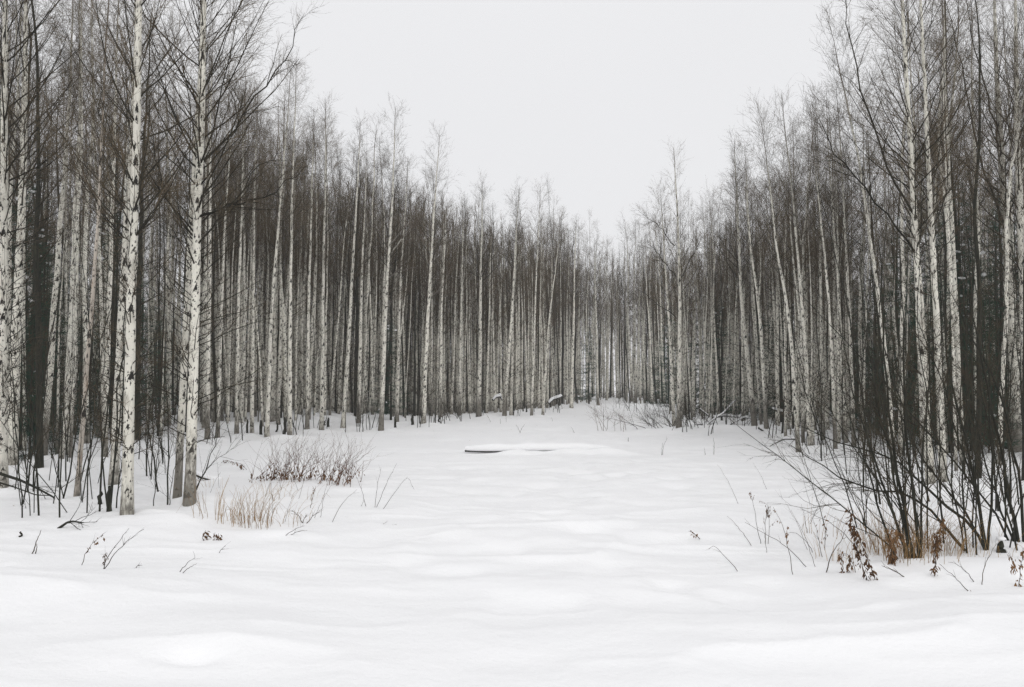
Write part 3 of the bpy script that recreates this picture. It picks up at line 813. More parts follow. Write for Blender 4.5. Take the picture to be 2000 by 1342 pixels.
def shrub(name, label, cat, base, stems=(), nrand=0, hgt=(2, 4), spread=0.35, bias=0.0, r=(0.008, 0.016), mats=(None, None), tw=(14, 40, 90), group=None, seed=1, foot=0.15, twr=(0.0018, 0.003), leaves=0):
    g = np.random.default_rng(seed)
    X, Y, z0 = ground_hit(*base)
    t = thing(name, label, cat, (X, Y, z0), group)
    SP, SR = [], []
    for (pl, rad, dy) in stems:
        P = np.array([at_depth(p[0], p[1], Y + dy * i) - np.array([X, Y, z0]) for i, p in enumerate(pl)])
        P[0, 2] = min(P[0, 2], float(terrain(X + P[0, 0], Y + P[0, 1])) - z0 - 0.05)
        Q, _ = resample(P, None); Q[1:-1] += g.normal(size=(10, 3)) * 0.012
        SP.append(Q); SR.append(rad * (.66 if rad > .015 else 1) * (1 - 0.8 * np.linspace(0, 1, 12)))
    for _ in range(nrand):
        H = g.uniform(*hgt); az = g.uniform(0, 6.28); a = abs(g.normal()) * spread
        dx, dy_ = math.sin(a) * math.cos(az) + bias * g.uniform(.2, 1.2), math.sin(a) * math.sin(az)
        q = np.linspace(0, 1, 12)
        cv = g.uniform(-.25, .45)
        P = np.stack([dx * H * (q - cv * q * q), dy_ * H * (q - cv * q * q), H * q * math.cos(min(a + abs(bias) * .6, 1.2))], 1)
        P[:, :2] += g.normal(size=2) * foot
        P[:, 0] += np.cumsum(g.normal(size=12)) * 0.017 * H / 3; P[:, 1] += np.cumsum(g.normal(size=12)) * 0.010 * H / 3
        P[0, 2] = -0.12
        SP.append(P); SR.append(g.uniform(*r) * (1 - 0.82 * q))
    bark, twig = mats
    for P, R in zip(SP, SR):
        q = Tubes(); q.add(P, R, 7); s_ = q.build('stem', bark, t)
        if not tw[0]: continue
        c = Tubes()
        B, BR = spawn(g, P[None], R[None], tw[0], .12, .98, .25, 1.1, .35, .9, 8, .5, .0028, .007, .04, .12, .5); c.add(B, BR, 4)
        B2, B2R = spawn(g, B, BR, tw[1], .1, 1, .15, .55, .3, .9, 5, .6, twr[0], twr[1], .0, .14, .3); c.add(B2, B2R, 3)
        if tw[2]:
            B3, B3R = spawn(g, B2, B2R, tw[2], .1, 1, .06, .25, .3, .9, 3, .8, twr[0] * .8, twr[1], 0, .12, .3); c.add(B3, B3R, 3)
        c.build('twigs', twig, s_, smooth=False)
    if leaves:
        S_ = np.array(SP); pos, _ = sample(S_, g.integers(0, len(S_), leaves), g.uniform(.02, .6, leaves) ** 1.3)
        l = Tubes(); l.quads(leaf_quads(g, pos + g.normal(size=pos.shape) * .03, .07)); l.build('leaves', M_leaf, t, smooth=False)
    return t


AM = (M_alder, M_alimb)
shrub('alder_shrub', 'many stemmed alder shrub with dry golden grass around its foot, a fan of dark stems', 'shrub', (1788, 1090), [
    ([(1786, 1092), (1768, 1010), (1750, 930), (1736, 800), (1722, 600), (1716, 470)], 0.034, .05),
    ([(1795, 1085), (1782, 960), (1770, 850), (1762, 680), (1760, 520)], 0.030, .08),
    ([(1778, 1085), (1740, 985), (1700, 880), (1664, 760), (1640, 640)], 0.026, -.05),
    ([(1792, 1080), (1752, 960), (1718, 800), (1690, 640), (1680, 520)], 0.024, .1),
    ([(1798, 1078), (1800, 940), (1812, 760), (1815, 560)], 0.022, .12),
    ([(1782, 1088), (1722, 950), (1650, 850), (1600, 760)], 0.018, -.1)], 5, (2.0, 3.8), .3, -.08, mats=AM, seed=21, tw=(14, 34, 26))
shrub('alder_shrub', 'alder shrub with two thick boughs arching low to the left over open snow', 'shrub', (1926, 1074), [
    ([(1892, 1078), (1858, 1036), (1815, 985), (1760, 960), (1690, 955), (1625, 930), (1580, 890), (1545, 870)], 0.028, -.03),
    ([(1928, 1074), (1905, 1032), (1850, 990), (1800, 950), (1760, 900), (1690, 880), (1610, 860), (1560, 830)], 0.030, -.02),
    ([(1925, 1072), (1914, 960), (1884, 870), (1856, 740), (1840, 600), (1830, 480)], 0.032, .08),
    ([(1930, 1070), (1880, 985), (1800, 900), (1740, 780), (1700, 660)], 0.022, .1),
    ([(1928, 1072), (1940, 920), (1930, 740), (1920, 560)], 0.026, .1)], 4, (2.2, 4.2), .3, -.1, mats=AM, seed=22, tw=(14, 34, 26))
shrub('alder_shrub', 'alder shrub with crooked upright stems at the right border beside the snow capped stump', 'shrub', (1988, 1058), [
    ([(1990, 1060), (1966, 930), (1938, 800), (1905, 640), (1880, 500)], 0.034, .06),
    ([(2000, 1055), (1990, 900), (1950, 760), (1900, 660), (1850, 560)], 0.030, .1),
    ([(1984, 1056), (1940, 960), (1910, 860), (1896, 700)], 0.022, .1)], 6, (2.4, 4.6), .28, -.05, mats=AM, seed=23, tw=(14, 34, 26))
shrub('alder_shrub', 'loose bush of fine brown alder stems left of the alder shrub with golden grass', 'shrub', (1722, 1040), (), 8, (1.5, 3.6), .3, -.12, (.005, .010), AM, (12, 26, 16), None, 24, .35)
shrub('alder_shrub', 'fine stemmed alder bush filling the gap between the two big alder shrubs', 'shrub', (1852, 1052), (), 8, (1.6, 4.2), .28, -.08, (.005, .011), AM, (12, 26, 16), None, 25, .4)
shrub('brush_heap', 'dark low brush behind the snow topped fallen branches', 'brush', (1420, 834), (), 12, (.6, 2.4), .5, 0, (.007, .014), AM, (8, 18, 0), None, 123, 1.1, (.003, .004))
back_r = [(1660, 925), (1705, 960), (1742, 985), (1868, 1000), (1905, 975), (1950, 1000), (1620, 900), (1682, 905), (1725, 925), (1990, 985), (1770, 965), (1835, 985), (1645, 890), (1700, 895), (1880, 940), (1930, 930), (1560, 872), (1600, 880)]
for i, p in enumerate(back_r):
    shrub('alder_sapling', 'thin dark alder sapling crowded into the thicket behind the low arching boughs', 'sapling', p, (), 1 + i % 3, (3.2, 6.2), .14, -.05, (.008, .017), AM, (14, 34, 24), 'alder saplings of the right thicket', 40 + i, .12)
left_s = [(72, 1008), (112, 1012), (158, 985), (176, 1002), (214, 1002), (98, 985), (128, 975), (140, 1000), (44, 985), (60, 960), (190, 965), (86, 940), (232, 990), (120, 940), (166, 930), (290, 930), (20, 960), (272, 900), (310, 905), (36, 1012), (104, 955), (150, 940), (182, 945), (66, 935), (132, 915), (200, 925), (28, 985), (240, 940), (92, 905), (54, 1000), (168, 975), (284, 940), (302, 960), (320, 925)]
for i, p in enumerate(left_s):
    shrub('alder_sapling', 'thin dark alder sapling among the clutter of stems left of the stout white birch', 'sapling', p, (), 1 + (i % 3 == 0), (1.6, 5.4), .22, .04 if i % 2 else .0, (.007, .017), AM, (11, 26, 30), 'alder saplings of the left thicket', 70 + i, .08)
shrub('alder_sapling', 'crooked dark sapling rising right beside the feet of the leaning birch pair', 'sapling', (380, 968), [
    ([(378, 968), (384, 945), (402, 925), (410, 895), (422, 870), (428, 830), (440, 780)], .011, .03), ([(380, 966), (392, 930), (420, 900), (450, 880), (470, 862)], .008, .05)], 0, mats=AM, seed=95, tw=(6, 10, 10))
shrub('alder_sapling', 'dark forked sapling between the stout birch and the leaning pair', 'sapling', (327, 992), [
    ([(327, 994), (330, 930), (332, 890), (328, 830), (322, 740), (320, 640)], .014, .05), ([(330, 900), (345, 870), (352, 830)], .007, .05), ([(300, 1000), (306, 930), (318, 850), (322, 790)], .008, .1)], 0, mats=AM, seed=96, tw=(8, 16, 20))
RM = (M_red, M_red)
for i, (p, n) in enumerate([((528, 940), 11), ((556, 936), 14), ((590, 938), 16), ((620, 940), 14), ((650, 944), 14), ((674, 946), 10)]):
    shrub('willow_shrub', ['low brown leafed willow clump at the near end of the scrub patch', 'bent over willow clump with brown leaves, second in the scrub patch', 'dense red brown willow clump in the middle of the scrub patch',
           'willow clump of raked stems right of the middle of the scrub patch', 'dark willow clump with the tallest stems of the scrub patch', 'outermost willow clump of the scrub patch, nearest the open clearing'][i],
          'shrub', p, ([([(676, 946), (690, 905), (712, 890), (735, 872)], .006, .02)] if i == 5 else ()), n, (.3, .8), .3, .38, (.004, .007), RM, (2, 3, 0), None, 110 + i, .2, (.0015, .0025), leaves=(110, 90, 100, 60, 50, 25)[i])
shrub('willow_shrub', 'small bare twig bush standing alone near the far end of the clearing', 'shrub', (1192, 842), (), 9, (.5, 1.1), .3, 0, (.006, .01), RM, (5, 8, 0), None, 120, .3, (.003, .004))
shrub('brush_heap', 'tangled dark brush drooping over snow left of the stout fanning birch', 'brush', (1285, 836), [
    ([(1320, 838), (1300, 815), (1275, 805), (1262, 818)], .02, .1), ([(1300, 838), (1280, 822), (1262, 812)], .02, .1), ([(1322, 836), (1290, 825), (1268, 830)], .02, .1)], 12, (.8, 1.8), .6, -.5, (.008, .014), AM, (9, 20, 0), None, 121, .6, (.003, .004))
shrub('brush_heap', 'thin tangled brush at the foot of the stout fanning birch', 'brush', (1345, 838), (), 10, (.8, 2.2), .4, -.1, (.008, .014), AM, (8, 18, 0), None, 122, .6, (.003, .004))

ge = np.random.default_rng(31)
for i in range(64):                                        # low saplings in the first row of the stands
    L = i < 44
    px = ge.uniform(400, 1110) if L else ge.uniform(1200, 1640)
    p = (px, np.interp(px, [400, 520, 640, 740, 830, 930, 1000, 1060, 1120, 1200, 1290, 1325, 1475, 1560, 1640], [866, 858, 842, 838, 828, 816, 812, 808, 796, 792, 808, 838, 840, 884, 888]) + ge.uniform(-6, 6))
    shrub('birch_sapling', 'short thin bare sapling at the front row of trunks on the ' + ('left edge' if L else 'right edge'), 'sapling', p, (), 1 + i % 3, (.5, 2.8), .25, 0, (.008, .018), AM, (6, 14, 0),
          'low saplings along the ' + ('left edge' if L else 'right edge'), 200 + i, .25, (.003, .004))

# ------------------------------------------------------------------ stalks, weeds, grass
def weed(label, lines, cat='weed', name='dry_weed', rad=.004, leaves=0, lsize=.05, twigs=4, mat=None, group=None, seed=0, tlo=.35, grain=0, thi=1.0):
    g = np.random.default_rng(900 + seed)
    X, Y, z0 = ground_hit(*lines[0][0])
    t = thing(name, label, cat, (X, Y, z0), group)
    SP, SR = [], []
    s = Tubes()
    for pl in lines:
        dy = g.uniform(-.06, .06)
        P = np.array([at_depth(p[0], p[1], Y + dy * i) - np.array([X, Y, z0]) for i, p in enumerate(pl)])
        if pl[0] is lines[0][0] or abs(pl[0][1] - lines[0][0][1]) < 12:
            P[0, 2] = min(P[0, 2], float(terrain(X + P[0, 0], Y + P[0, 1])) - z0 - 0.03)
        Q, _ = resample(P, None); Q[1:-1] += g.normal(size=(10, 3)) * .004
        SP.append(Q); SR.append(rad * (1 - .65 * np.linspace(0, 1, 12)))
    SP, SR = np.array(SP), np.array(SR)
    s.add(SP, SR, 6)
    ends = SP
    if twigs:
        B, BR = spawn(g, SP, SR, twigs * len(SP), .4, 1, .06, .22, .3, .8, 4, .6, rad * .35, rad * .6, .02, .15); s.add(B, BR, 4); ends = B
    s.build('stem', mat or M_stalk, t)
    if leaves:
        idx = g.integers(0, len(SP), leaves); pos, _ = sample(SP, idx, g.uniform(tlo, thi, leaves))
        pos = pos + g.normal(size=pos.shape) * .015
        l = Tubes(); l.quads(leaf_quads(g, pos, lsize)); l.build('leaves', M_leaf, t, smooth=False)
    if grain:
        idx = g.integers(0, len(ends), grain); pos, _ = sample(ends, idx, g.uniform(.3, 1, grain))
        l = Tubes(); l.quads(leaf_quads(g, pos, .022)); l.build('seed_heads', M_leaf, t, smooth=False)
    return t


W = [
    ('tall weed hung with rusty leaves leaning left in front of the alder thicket', [[(1712, 1132), (1690, 1080), (1668, 1030), (1656, 990)], [(1694, 1128), (1676, 1075), (1660, 1020)]], dict(leaves=150, lsize=.055, twigs=5, tlo=.05)),
    ('short weed with curled brown leaves left of the tall rusty leafed one', [[(1672, 1118), (1664, 1090), (1640, 1075)], [(1648, 1110), (1642, 1085)], [(1655, 1112), (1660, 1095)]], dict(leaves=40, lsize=.06, twigs=2, tlo=.2)),
    ('weed with a dense bunch of dead leaves beside the golden grass', [[(1742, 1102), (1740, 1070), (1738, 1030)], [(1742, 1100), (1748, 1060), (1752, 1030)]], dict(leaves=110, lsize=.065, twigs=5, tlo=.1)),
    ('single upright weed wrapped in withered leaves before the alder thicket foot', [[(1824, 1125), (1826, 1085), (1830, 1040)]], dict(leaves=60, lsize=.055, twigs=3, tlo=.05)),
    ('withered leafy weed leaning over the golden grass at the alder foot', [[(1828, 1080), (1836, 1040), (1842, 1010)]], dict(leaves=50, lsize=.06, twigs=3, tlo=.1)),
    ('bent twig with a curled leaf at its tip lying towards the viewer, right snow', [[(1896, 1154), (1868, 1130), (1835, 1102)]], dict(leaves=9, lsize=.06, twigs=3, tlo=.0, thi=.12)),
    ('thin arching twig bowed over the snow between two leafy weeds', [[(1907, 1138), (1890, 1118), (1868, 1102), (1852, 1098)]], dict(twigs=3)),
    ('upright curved twig on the snow before the right alder shrub', [[(1918, 1142), (1920, 1110), (1935, 1080), (1948, 1060)]], dict(twigs=3)),
    ('drooping weed with dark leaves at the right border of the photo', [[(1990, 1146), (1992, 1110), (2000, 1070)], [(1984, 1118), (1978, 1095), (1970, 1085)]], dict(leaves=36, lsize=.06, twigs=4, tlo=.0)),
    ('knotted dark twig lying on the snow before the golden grass', [[(1775, 1127), (1750, 1116), (1722, 1105)]], dict(twigs=4, rad=.006)),
    ('weed stalk with a dark beaded seed head, tallest in the open right snow', [[(1550, 1122), (1540, 1070), (1527, 1020), (1510, 990)]], dict(twigs=7, grain=70)),
    ('weed with drooping chains of black seeds right of the umbrella headed stalk', [[(1496, 1062), (1494, 1020), (1500, 990)], [(1500, 1062), (1503, 1020), (1498, 985)]], dict(twigs=9, grain=120)),
    ('umbrella headed stalk standing alone on the right snow', [[(1486, 1062), (1474, 1000), (1466, 960)]], dict(twigs=3, grain=26)),
    ('long straight stalk slanting far left across the right snow', [[(1579, 1106), (1540, 1070), (1490, 1040), (1455, 1020)]], dict(twigs=2)),
    ('leafless slanting stalk ending near the umbrella headed weed', [[(1472, 1066), (1444, 1032), (1420, 1008)]], dict(twigs=2)),
    ('outermost straight stalk on the right snow towards the clearing', [[(1444, 1115), (1418, 1088), (1392, 1062), (1384, 1074)]], dict(twigs=2)),
    ('dark seeded stick slanting on the snow nearest the middle of the clearing', [[(1370, 1052), (1358, 1044), (1348, 1036)]], dict(twigs=2, leaves=14, lsize=.04, rad=.006)),
    ('thick bent stalk crossing in front of the tall rusty leafed weed', [[(1612, 1118), (1622, 1085), (1645, 1052), (1652, 1034)]], dict(twigs=2, rad=.006)),
    ('long stem slanting into the rusty leafed weed from the left', [[(1676, 1068), (1645, 1036), (1600, 1010), (1562, 992)]], dict(twigs=3, rad=.0045)),
    ('thin curved stalk hooked over like a cane on the right snow', [[(1590, 1080), (1575, 1055), (1552, 1038), (1538, 1042)]], dict(twigs=0)),
    ('pair of straight stalks with dark joints left of the rusty leafed weed', [[(1606, 1088), (1598, 1050), (1590, 1020)], [(1611, 1075), (1612, 1040), (1608, 1010)]], dict(twigs=2, leaves=16, lsize=.05)),
    ('slanting pair of dark stems beside the leafy sprig on the left snow', [[(200, 1112), (225, 1080), (250, 1055), (281, 1034)], [(197, 1112), (215, 1080), (232, 1058), (252, 1032)]], dict(twigs=4, rad=.005)),
    ('leafy sprig with small black leaves on the left snow', [[(158, 1104), (168, 1080), (180, 1062), (200, 1044)], [(203, 1095), (206, 1080)]], dict(twigs=5, leaves=26, lsize=.045)),
    ('two short parallel twigs poking out of the left snow', [[(345, 1118), (362, 1104), (381, 1088)], [(352, 1120), (368, 1110), (384, 1101)]], dict(twigs=1)),
    ('small curled weed on the snow before the two parallel twigs', [[(260, 1111), (268, 1105), (278, 1104)]], dict(twigs=5)),
    ('thin forked stick and a dark stub near the left border snow', [[(70, 1082), (72, 1062)], [(63, 1082), (72, 1055), (80, 1035)]], dict(twigs=0, rad=.007)),
    ('tiny twig pair on the snow between the sprig and the golden grass', [[(425, 1080), (432, 1072), (441, 1066)]], dict(twigs=3)),
    ('thin lone twig leaning right, between golden grass and the forked stalks', [[(648, 1020), (660, 995), (678, 972), (697, 956)]], dict(twigs=1)),
    ('tall forked bare stalk at the edge of the open clearing', [[(732, 991), (736, 955), (744, 912)], [(734, 990), (752, 950), (775, 905)]], dict(twigs=3)),
    ('stalk snapped over at the top, outermost into the clearing', [[(746, 994), (765, 970), (797, 926), (803, 945), (809, 956)]], dict(twigs=2)),
    ('straight stalk leaning left beside the tall forked stalk', [[(716, 989), (706, 955), (694, 925)], [(703, 985), (712, 976)]], dict(twigs=1)),
    ('dark beaded stalk right of the golden grass', [[(606, 992), (611, 970), (617, 950)]], dict(twigs=2, grain=30, rad=.005)),
    ('stubby dark crooked weed with fine sprigs right of the golden grass', [[(590, 1022), (594, 1012), (600, 1006)], [(596, 1024), (612, 1008), (626, 996)], [(592, 1020), (584, 1008), (570, 996)]], dict(twigs=4, rad=.006)),
    ('flattened grey stalks lying on the snow below the golden grass', [[(553, 1045), (575, 1034), (595, 1027)], [(560, 1046), (580, 1038), (600, 1036)]], dict(twigs=2)),
    ('faint stub twigs lying in the middle of the open snow', [[(740, 1023), (758, 1018)], [(746, 1028), (775, 1024)]], dict(twigs=0, rad=.003)),
    ('little brown leafed stubs at the front foot of the golden grass', [[(396, 1056), (398, 1044), (402, 1036)], [(405, 1054), (404, 1040)], [(418, 1052), (420, 1040)], [(426, 1052), (427, 1042)]], dict(twigs=0, leaves=46, lsize=.06, tlo=.1)),
    ('weed with brown nodding leaves just behind the leaf covered snow hump', [[(485, 918), (470, 905), (452, 902)], [(478, 920), (468, 908)]], dict(twigs=4, leaves=40, lsize=.06)),
    ('nodding weed with a dark seed cluster beside the snow laden fallen branch', [[(428, 905), (440, 898), (455, 905)], [(436, 918), (442, 902)]], dict(twigs=5, leaves=36, lsize=.06)),
    ('thin stalks in the snow before the bowing white birch', [[(1294, 889), (1296, 870), (1302, 858)], [(1292, 888), (1294, 865)]], dict(twigs=1, rad=.006)),
    ('dark stub with a tall thin twig on the snow before the bowing white birch', [[(1394, 888), (1395, 870), (1393, 855)], [(1378, 888), (1376, 878)]], dict(twigs=1, rad=.008)),
    ('short dark stick standing alone on the snow right of the log', [[(1227, 862), (1227, 854)]], dict(twigs=0, rad=.012)),
]
for i, (lab, lines, kw) in enumerate(W):
    kw = dict(kw); kw.setdefault('rad', .004)
    weed(lab, lines, seed=i, **kw)
g = np.random.default_rng(77)
for i in range(26):                                        # nameless stubble around the two weedy patches and along the far edge
    if i < 9: p = (g.uniform(1420, 1620), g.uniform(955, 1110)); gr, lab = 'stubble on the right snow', 'thin bare weed stalk scattered on the snow left of the alder thicket'
    elif i < 19: p = (g.uniform(400, 640), g.uniform(950, 1030)); gr, lab = 'stubble round the golden grass', 'thin bare weed stalk scattered around the golden grass on the left snow'
    else: p = (g.uniform(880, 1130), g.uniform(822, 850)); gr, lab = 'stubble beyond the log', 'tiny twig poking out of the snow beyond the log'
    d = 2000 / (p[1] - 740) ; hpx = g.uniform(.25, .75) * 1700 / (F * EYE / (p[1] - 740))
    if i >= 19: hpx *= .5
    a = g.uniform(-.6, .6)
    weed(lab, [[p, (p[0] + a * hpx * .5, p[1] - hpx * .55), (p[0] + a * hpx * 1.1, p[1] - hpx)]], twigs=int(g.integers(0, 4)), rad=.003 if i < 19 else .007, seed=60 + i, group=gr)


def tuft(label, base, n, h, rad, lean, seed, group=None):
    g = np.random.default_rng(seed); X, Y, z0 = ground_hit(*base)
    K = 7; q = np.linspace(0, 1, K)
    az = g.uniform(0, 6.28, n); rr_ = rad * np.sqrt(g.uniform(0, 1, n)); H = g.uniform(.45, 1, n) * h
    a = np.abs(g.normal(size=n)) * .25; cv = g.uniform(0, .9, n)
    fold = (g.uniform(size=n) < .3)
    P = np.empty((n, K, 3))
    for j in range(K):
        f = q[j]; out = H * (a * f + cv * .45 * f * f)
        P[:, j, 0] = rr_ * np.cos(az) + out * np.cos(az) + lean * H * f * f
        P[:, j, 1] = rr_ * np.sin(az) + out * np.sin(az)
        zz = H * (f - .25 * cv * f * f)
        zz = np.where(fold & (f > .55), H * (.55 - (f - .55) * .9), zz)
        P[:, j, 2] = zz - .03 * (j == 0)
    P[:, :, 2] += (terrain(X + P[:, 0, 0], Y + P[:, 0, 1]) - z0)[:, None]
    t = Tubes(); t.add(P, g.uniform(.0018, .0036, n)[:, None] * (1 - .7 * q)[None], 3)
    o = t.build('grass_tuft', M_grass, None, smooth=False); o.location = (X, Y, z0)
    o['label'] = label; o['category'] = 'grass tuft'
    if group: o['group'] = group


tuft('wispy golden grass tuft nearest the leaning birch pair', (428, 1012), 18, .7, .34, .25, 1)
tuft('golden grass tuft bent over in an arch, right of the wispiest one', (462, 1016), 24, .7, .34, .3, 2)
tuft('thickest upright golden grass tuft on the left snow', (497, 1024), 44, .68, .24, .15, 3)
tuft('short pale grass tuft trailing off right of the thickest golden tuft', (530, 1016), 14, .5, .36, .3, 4)
for i, (p, n, h, lab) in enumerate([((1742, 1080), 80, .75, 'tall golden grass tuft against the left side of the alder foot'), ((1776, 1094), 60, .6, 'golden grass tuft right at the front of the alder foot'),
                                    ((1808, 1078), 70, .7, 'golden grass tuft right of the alder foot'), ((1838, 1078), 40, .5, 'sparse golden grass tuft furthest right of the alder foot'), ((1722, 1078), 34, .6, 'sparse golden grass tuft furthest left of the alder foot')]):
    tuft(lab, p, n, h * 1.15, .27, -.1 if i % 2 else .1, 10 + i)

gw = np.random.default_rng(55)
for i in range(30):
    L = i < 14
    p = (gw.uniform(395, 640), gw.uniform(950, 1035)) if L else (gw.uniform(1590, 1990), gw.uniform(1020, 1105))
    tuft('loose wisp of straw coloured grass in the snow ' + ('around the golden tufts on the left' if L else 'before and among the alder shrubs'), p, int(gw.integers(3, 10)), gw.uniform(.3, .7), gw.uniform(.1, .3), gw.uniform(-.3, .4), 300 + i,
         'straw wisps on the left snow' if L else 'straw wisps by the alder shrubs')
# seed husks, bark flakes and bits of twig shed on the snow under the edge trees
n = 420; px_ = gw.uniform(-50, 2050, n); py_ = np.interp(px_, EX, EYS) + gw.normal(size=n) * 22 + 12
py_ = np.clip(py_, 776, 1120); yy = F * EYE / (py_ - HORIZON); xx = (px_ - 1000) / F * yy; zz = terrain(xx, yy) + .012
L_ = gw.uniform(.008, .035, n); a_ = gw.uniform(0, 6.28, n); dx, dy = np.cos(a_) * L_, np.sin(a_) * L_
ft = np.stack([np.stack([xx - dx, yy - dy, zz], 1), np.stack([xx + dy * .3, yy - dx * .3, zz + .004], 1), np.stack([xx + dx, yy + dy, zz], 1), np.stack([xx - dy * .3, yy + dx * .3, zz + .006], 1)], 1)
l = Tubes(); l.quads(ft); o = l.build('forest_litter', M_leaf, smooth=False); o['kind'] = 'stuff'; o['label'] = 'tiny flecks of bark and seed scattered on the snow'; o['category'] = 'litter'

# ------------------------------------------------------------------ fallen wood under snow
def fallen(name, label, cat, line, rad, cap, seed, lift=0.0, dy=0.0, twigs=0, taper=.5, bark=None, depth=None, over=1.15, hem=.35):
    g = np.random.default_rng(1300 + seed)
    X, Y, z0 = ground_hit(*line[0])
    if depth: Y = depth; X = px_at(line[0][0], Y); z0 = float(terrain(X, Y))
    t = thing(name, label, cat, (X, Y, z0))
    P = np.array([at_depth(p[0], p[1], Y + dy * i) for i, p in enumerate(line)]) - np.array([X, Y, z0])
    K = 22; d = np.concatenate([[0], np.cumsum(np.linalg.norm(np.diff(P, axis=0), axis=1))]); d /= d[-1]; q = np.linspace(0, 1, K)
    Q = np.stack([np.interp(q, d, P[:, i]) for i in range(3)], 1)
    Q[1:-1] = (Q[:-2] + 2 * Q[1:-1] + Q[2:]) / 4; Q[:, 2] += lift
    R = rad * (1 - taper * q)
    b = Tubes(); b.add(np.concatenate([Q[:1], Q, Q[-1:]]), np.concatenate([[.001], R, [.001]]), 10)
    if twigs:
        B, BR = spawn(g, Q[None], R[None], twigs, .1, 1, .2, .8, .5, 1.1, 5, .4, .003, .01, .02); b.add(B, BR, 4)
        B2, BR2 = spawn(g, B, BR, twigs * 3, .1, 1, .1, .4, .4, 1, 3, .5, .003, .005, 0); b.add(B2, BR2, 3)
    b.build('trunk' if 'log' in name else 'branch', bark or M_alder, t)
    if cap:
        i0, i1 = (0, K) if cap > 0 else (2, K - 2)
        prof = np.clip(np.minimum(q, 1 - q) * (5 if 'log' in name else 9), 0.03, 1) ** .5 * (1 + .22 * (vnoise(q * 9 + seed * 3.1, q * 0 + seed, 31) * 2))
        h = abs(cap) * prof
        S = 12; ang = np.linspace(0, 2 * PI, S, endpoint=False)
        tan = unit(np.gradient(Q, axis=0)); side = unit(np.cross(tan, np.array([[0, 0, 1.0]])))
        W_ = (R * over + .3 * h)
        vv = np.empty((K, S, 3))
        for j, a in enumerate(ang):
            cz = math.sin(a); vv[:, j] = Q + side * (W_ * prof ** .3 * math.cos(a))[:, None]
            vv[:, j, 2] += R * .35 + (np.where(cz > 0, (h + R * .6) * cz, R * hem * cz))
        c = Tubes(); c.v = [vv.reshape(-1, 3)]; c.rad = [np.zeros(K * S)]; c.n = K * S
        bs_ = (np.arange(K - 1) * S)[:, None]; i = np.arange(S)[None]; j = (i + 1) % S
        f = np.stack([bs_ + i, bs_ + j, bs_ + S + j, bs_ + S + i], -1).reshape(-1, 4); c.f = [f]; c.mi = [np.zeros(len(f), np.int32)]; c.uv = [np.zeros((f.size, 2))]
        c.build('snow_cap', M_snow, t)
    return t


fallen('fallen_log', 'long fallen log buried under a smooth snow roll in the middle of the clearing', 'log', [(908, 882), (960, 883), (1050, 882), (1145, 882), (1195, 882)], .065, .12, 1, lift=.055, over=1.7, hem=.9, depth=24.2, taper=.2)
FB = [
    ('snow topped forked limb rising steeply from the heap of fallen branches', [(1370, 838), (1398, 816), (1412, 808), (1428, 790), (1437, 782)], .035, .04, 37.0, 9),
    ('snow topped limb lying level across the heap of fallen branches', [(1392, 815), (1415, 812), (1440, 815), (1466, 818)], .04, .06, 37.4, 9),
    ('long snow topped limb slanting under the level one', [(1412, 838), (1435, 824), (1452, 816), (1464, 813)], .032, .04, 36.6, 9),
    ('short snow topped branch stub pointing at the stout fanning birch', [(1367, 799), (1376, 806), (1384, 812)], .03, .04, 37.2, 3),
    ('low branch under a thick snow pad left of the heap of fallen branches', [(1347, 835), (1360, 829), (1372, 828)], .06, .14, 36.0, 6),
    ('snow topped branch bowing between birches right of the fallen branch heap', [(1507, 799), (1530, 805), (1552, 816)], .045, .07, 34.0, 3),
    ('short snow topped branch at the foot of the bowing birches', [(1482, 836), (1492, 842), (1502, 850)], .045, .06, 33.0, 3),
    ('snow arched bent branch between thin birches above the log', [(962, 782), (968, 776), (977, 774), (980, 782)], .07, .12, 52.0, 6),
    ('leaning snow topped trunk where the left stand meets the far end', [(1071, 788), (1080, 780), (1090, 777), (1098, 774)], .08, .14, 56.0, 5),
    ('snow laden fallen branch beside the foot of the leaning birch pair', [(376, 924), (394, 932), (412, 937), (436, 938)], .035, .07, 17.6, 4),
]
for i, (lab, ln, r_, cap, dep, tw_) in enumerate(FB):
    fallen('fallen_branch', lab, 'fallen branch', ln, r_, cap, 10 + i, depth=dep, twigs=tw_, dy=.1)
fallen('fallen_branch', 'bare dark pole leaning down into the snow at the left border', 'fallen branch', [(-10, 922), (40, 938), (75, 955), (106, 972)], .028, 0, 30, depth=14.6, twigs=5)
fallen('fallen_branch', 'thinner bare pole sagging below the dark pole at the left border', 'fallen branch', [(-10, 940), (30, 952), (70, 967), (100, 968)], .014, 0, 31, depth=13.8, twigs=5)
fallen('fallen_branch', 'broken dark branch lying on the snow like an arrowhead, left of the stout birch', 'fallen branch', [(112, 1034), (132, 1020), (142, 1018), (164, 1021)], .020, 0, 32, depth=11.7, twigs=7, taper=.7)
fallen('fallen_branch', 'dark bough reaching out over open snow by the crooked pale birch', 'fallen branch', [(1562, 858), (1530, 858), (1510, 868), (1494, 878)], .022, 0, 33, depth=26.0, twigs=12, taper=.7)


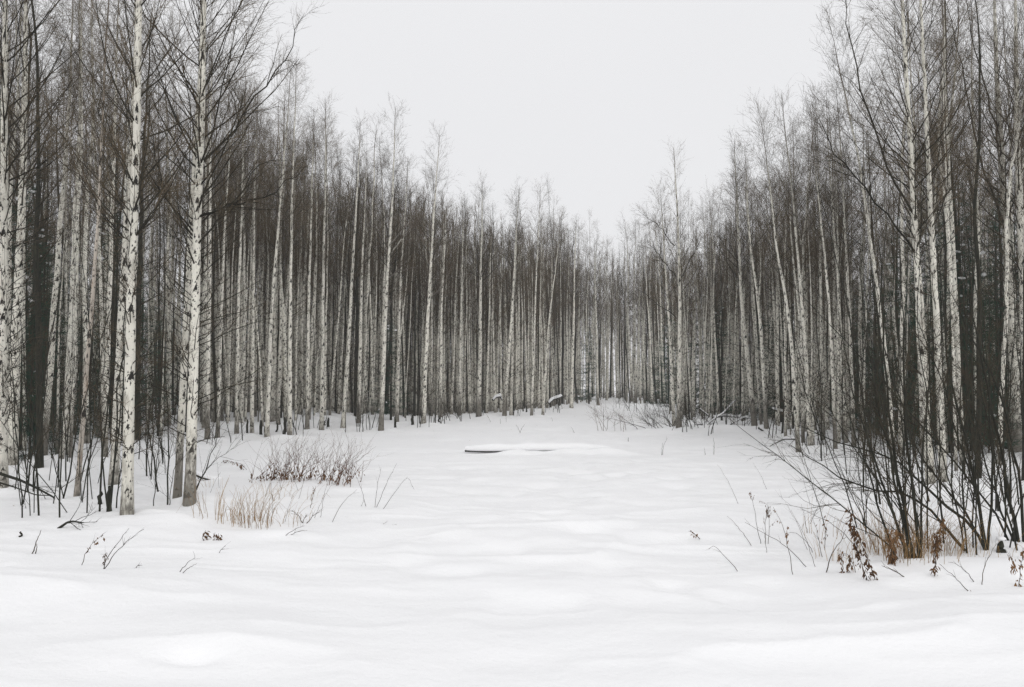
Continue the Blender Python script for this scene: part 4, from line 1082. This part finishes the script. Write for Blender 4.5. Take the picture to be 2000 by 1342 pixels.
def stump(label, base, h, r, cap, seed):
    g = np.random.default_rng(seed); X, Y, z0 = ground_hit(*base)
    t = thing('rotten_stump', label, 'stump', (X, Y, z0))
    b = Tubes(); z = np.array([-.1, 0, .3, .6, .85, 1, 1]) * h; P = np.stack([g.normal(size=7) * .012, g.normal(size=7) * .012, z], 1)
    b.add(P, r * np.array([1.4, 1.25, 1.0, 1.1, .8, .55, .02]), 9); b.build('trunk', M_alder, t)
    if cap:
        c = Tubes(); q = np.linspace(-1, 1, 9); c.add(np.stack([q * 0, q * 0, h + .02 + q * cap * .5 + cap * .3], 1), np.sqrt(np.maximum(1 - q * q, .002)) * r * 1.5, 12); c.build('snow_cap', M_snow, t)
    return t


stump('knobbly dark dead stub beside the foot of the stout white birch', (212, 1003), .42, .035, 0, 1)
stump('small dark broken stub just left of the knobbly dead stub', (196, 985), .2, .03, 0, 2)
stump('snow capped rotten stump between the two right hand alder shrubs', (1956, 1078), .12, .035, .05, 3)
stump('tiny dark stub poking from the snow below the cluttered saplings', (40, 1048), .06, .012, 0, 4)

gs = np.random.default_rng(88)
for i in range(16):
    px = gs.uniform(420, 1080); p = (px, np.interp(px, [400, 520, 640, 740, 830, 930, 1000, 1060, 1120], [868, 860, 845, 840, 830, 818, 814, 809, 797]) - gs.uniform(0, 16))
    stump('short dark broken stub among the front trunk feet along the left edge', p, gs.uniform(.2, .7), gs.uniform(.03, .06), 0, 20 + i)['group'] = 'dead stubs along the left edge'

# ------------------------------------------------------------------ falling mist
bx = bpy.data.meshes.new('haze')
x0, x1, y0, y1, zb, zt = -130, 130, -25, 140, -3.0, 22.0
vv = [(x, y, z) for z in (zb, zt) for y in (y0, y1) for x in (x0, x1)]
bx.from_pydata(vv, [], [(0, 2, 3, 1), (4, 5, 7, 6), (0, 1, 5, 4), (2, 6, 7, 3), (0, 4, 6, 2), (1, 3, 7, 5)])
hz = bpy.data.objects.new('haze', bx); C.objects.link(hz); hz['kind'] = 'stuff'; hz['label'] = 'thin pale snowy mist filling the air'; hz['category'] = 'haze'
hm = bpy.data.materials.new('haze'); hm.use_nodes = True; nt = hm.node_tree; nt.nodes.clear()
out = nt.nodes.new('ShaderNodeOutputMaterial'); pv = nt.nodes.new('ShaderNodeVolumePrincipled')
pv.inputs['Density'].default_value = HAZE; pv.inputs['Color'].default_value = (.95, .955, .96, 1); pv.inputs['Anisotropy'].default_value = 0.2
nt.links.new(pv.outputs[0], out.inputs['Volume']); bx.materials.append(hm)
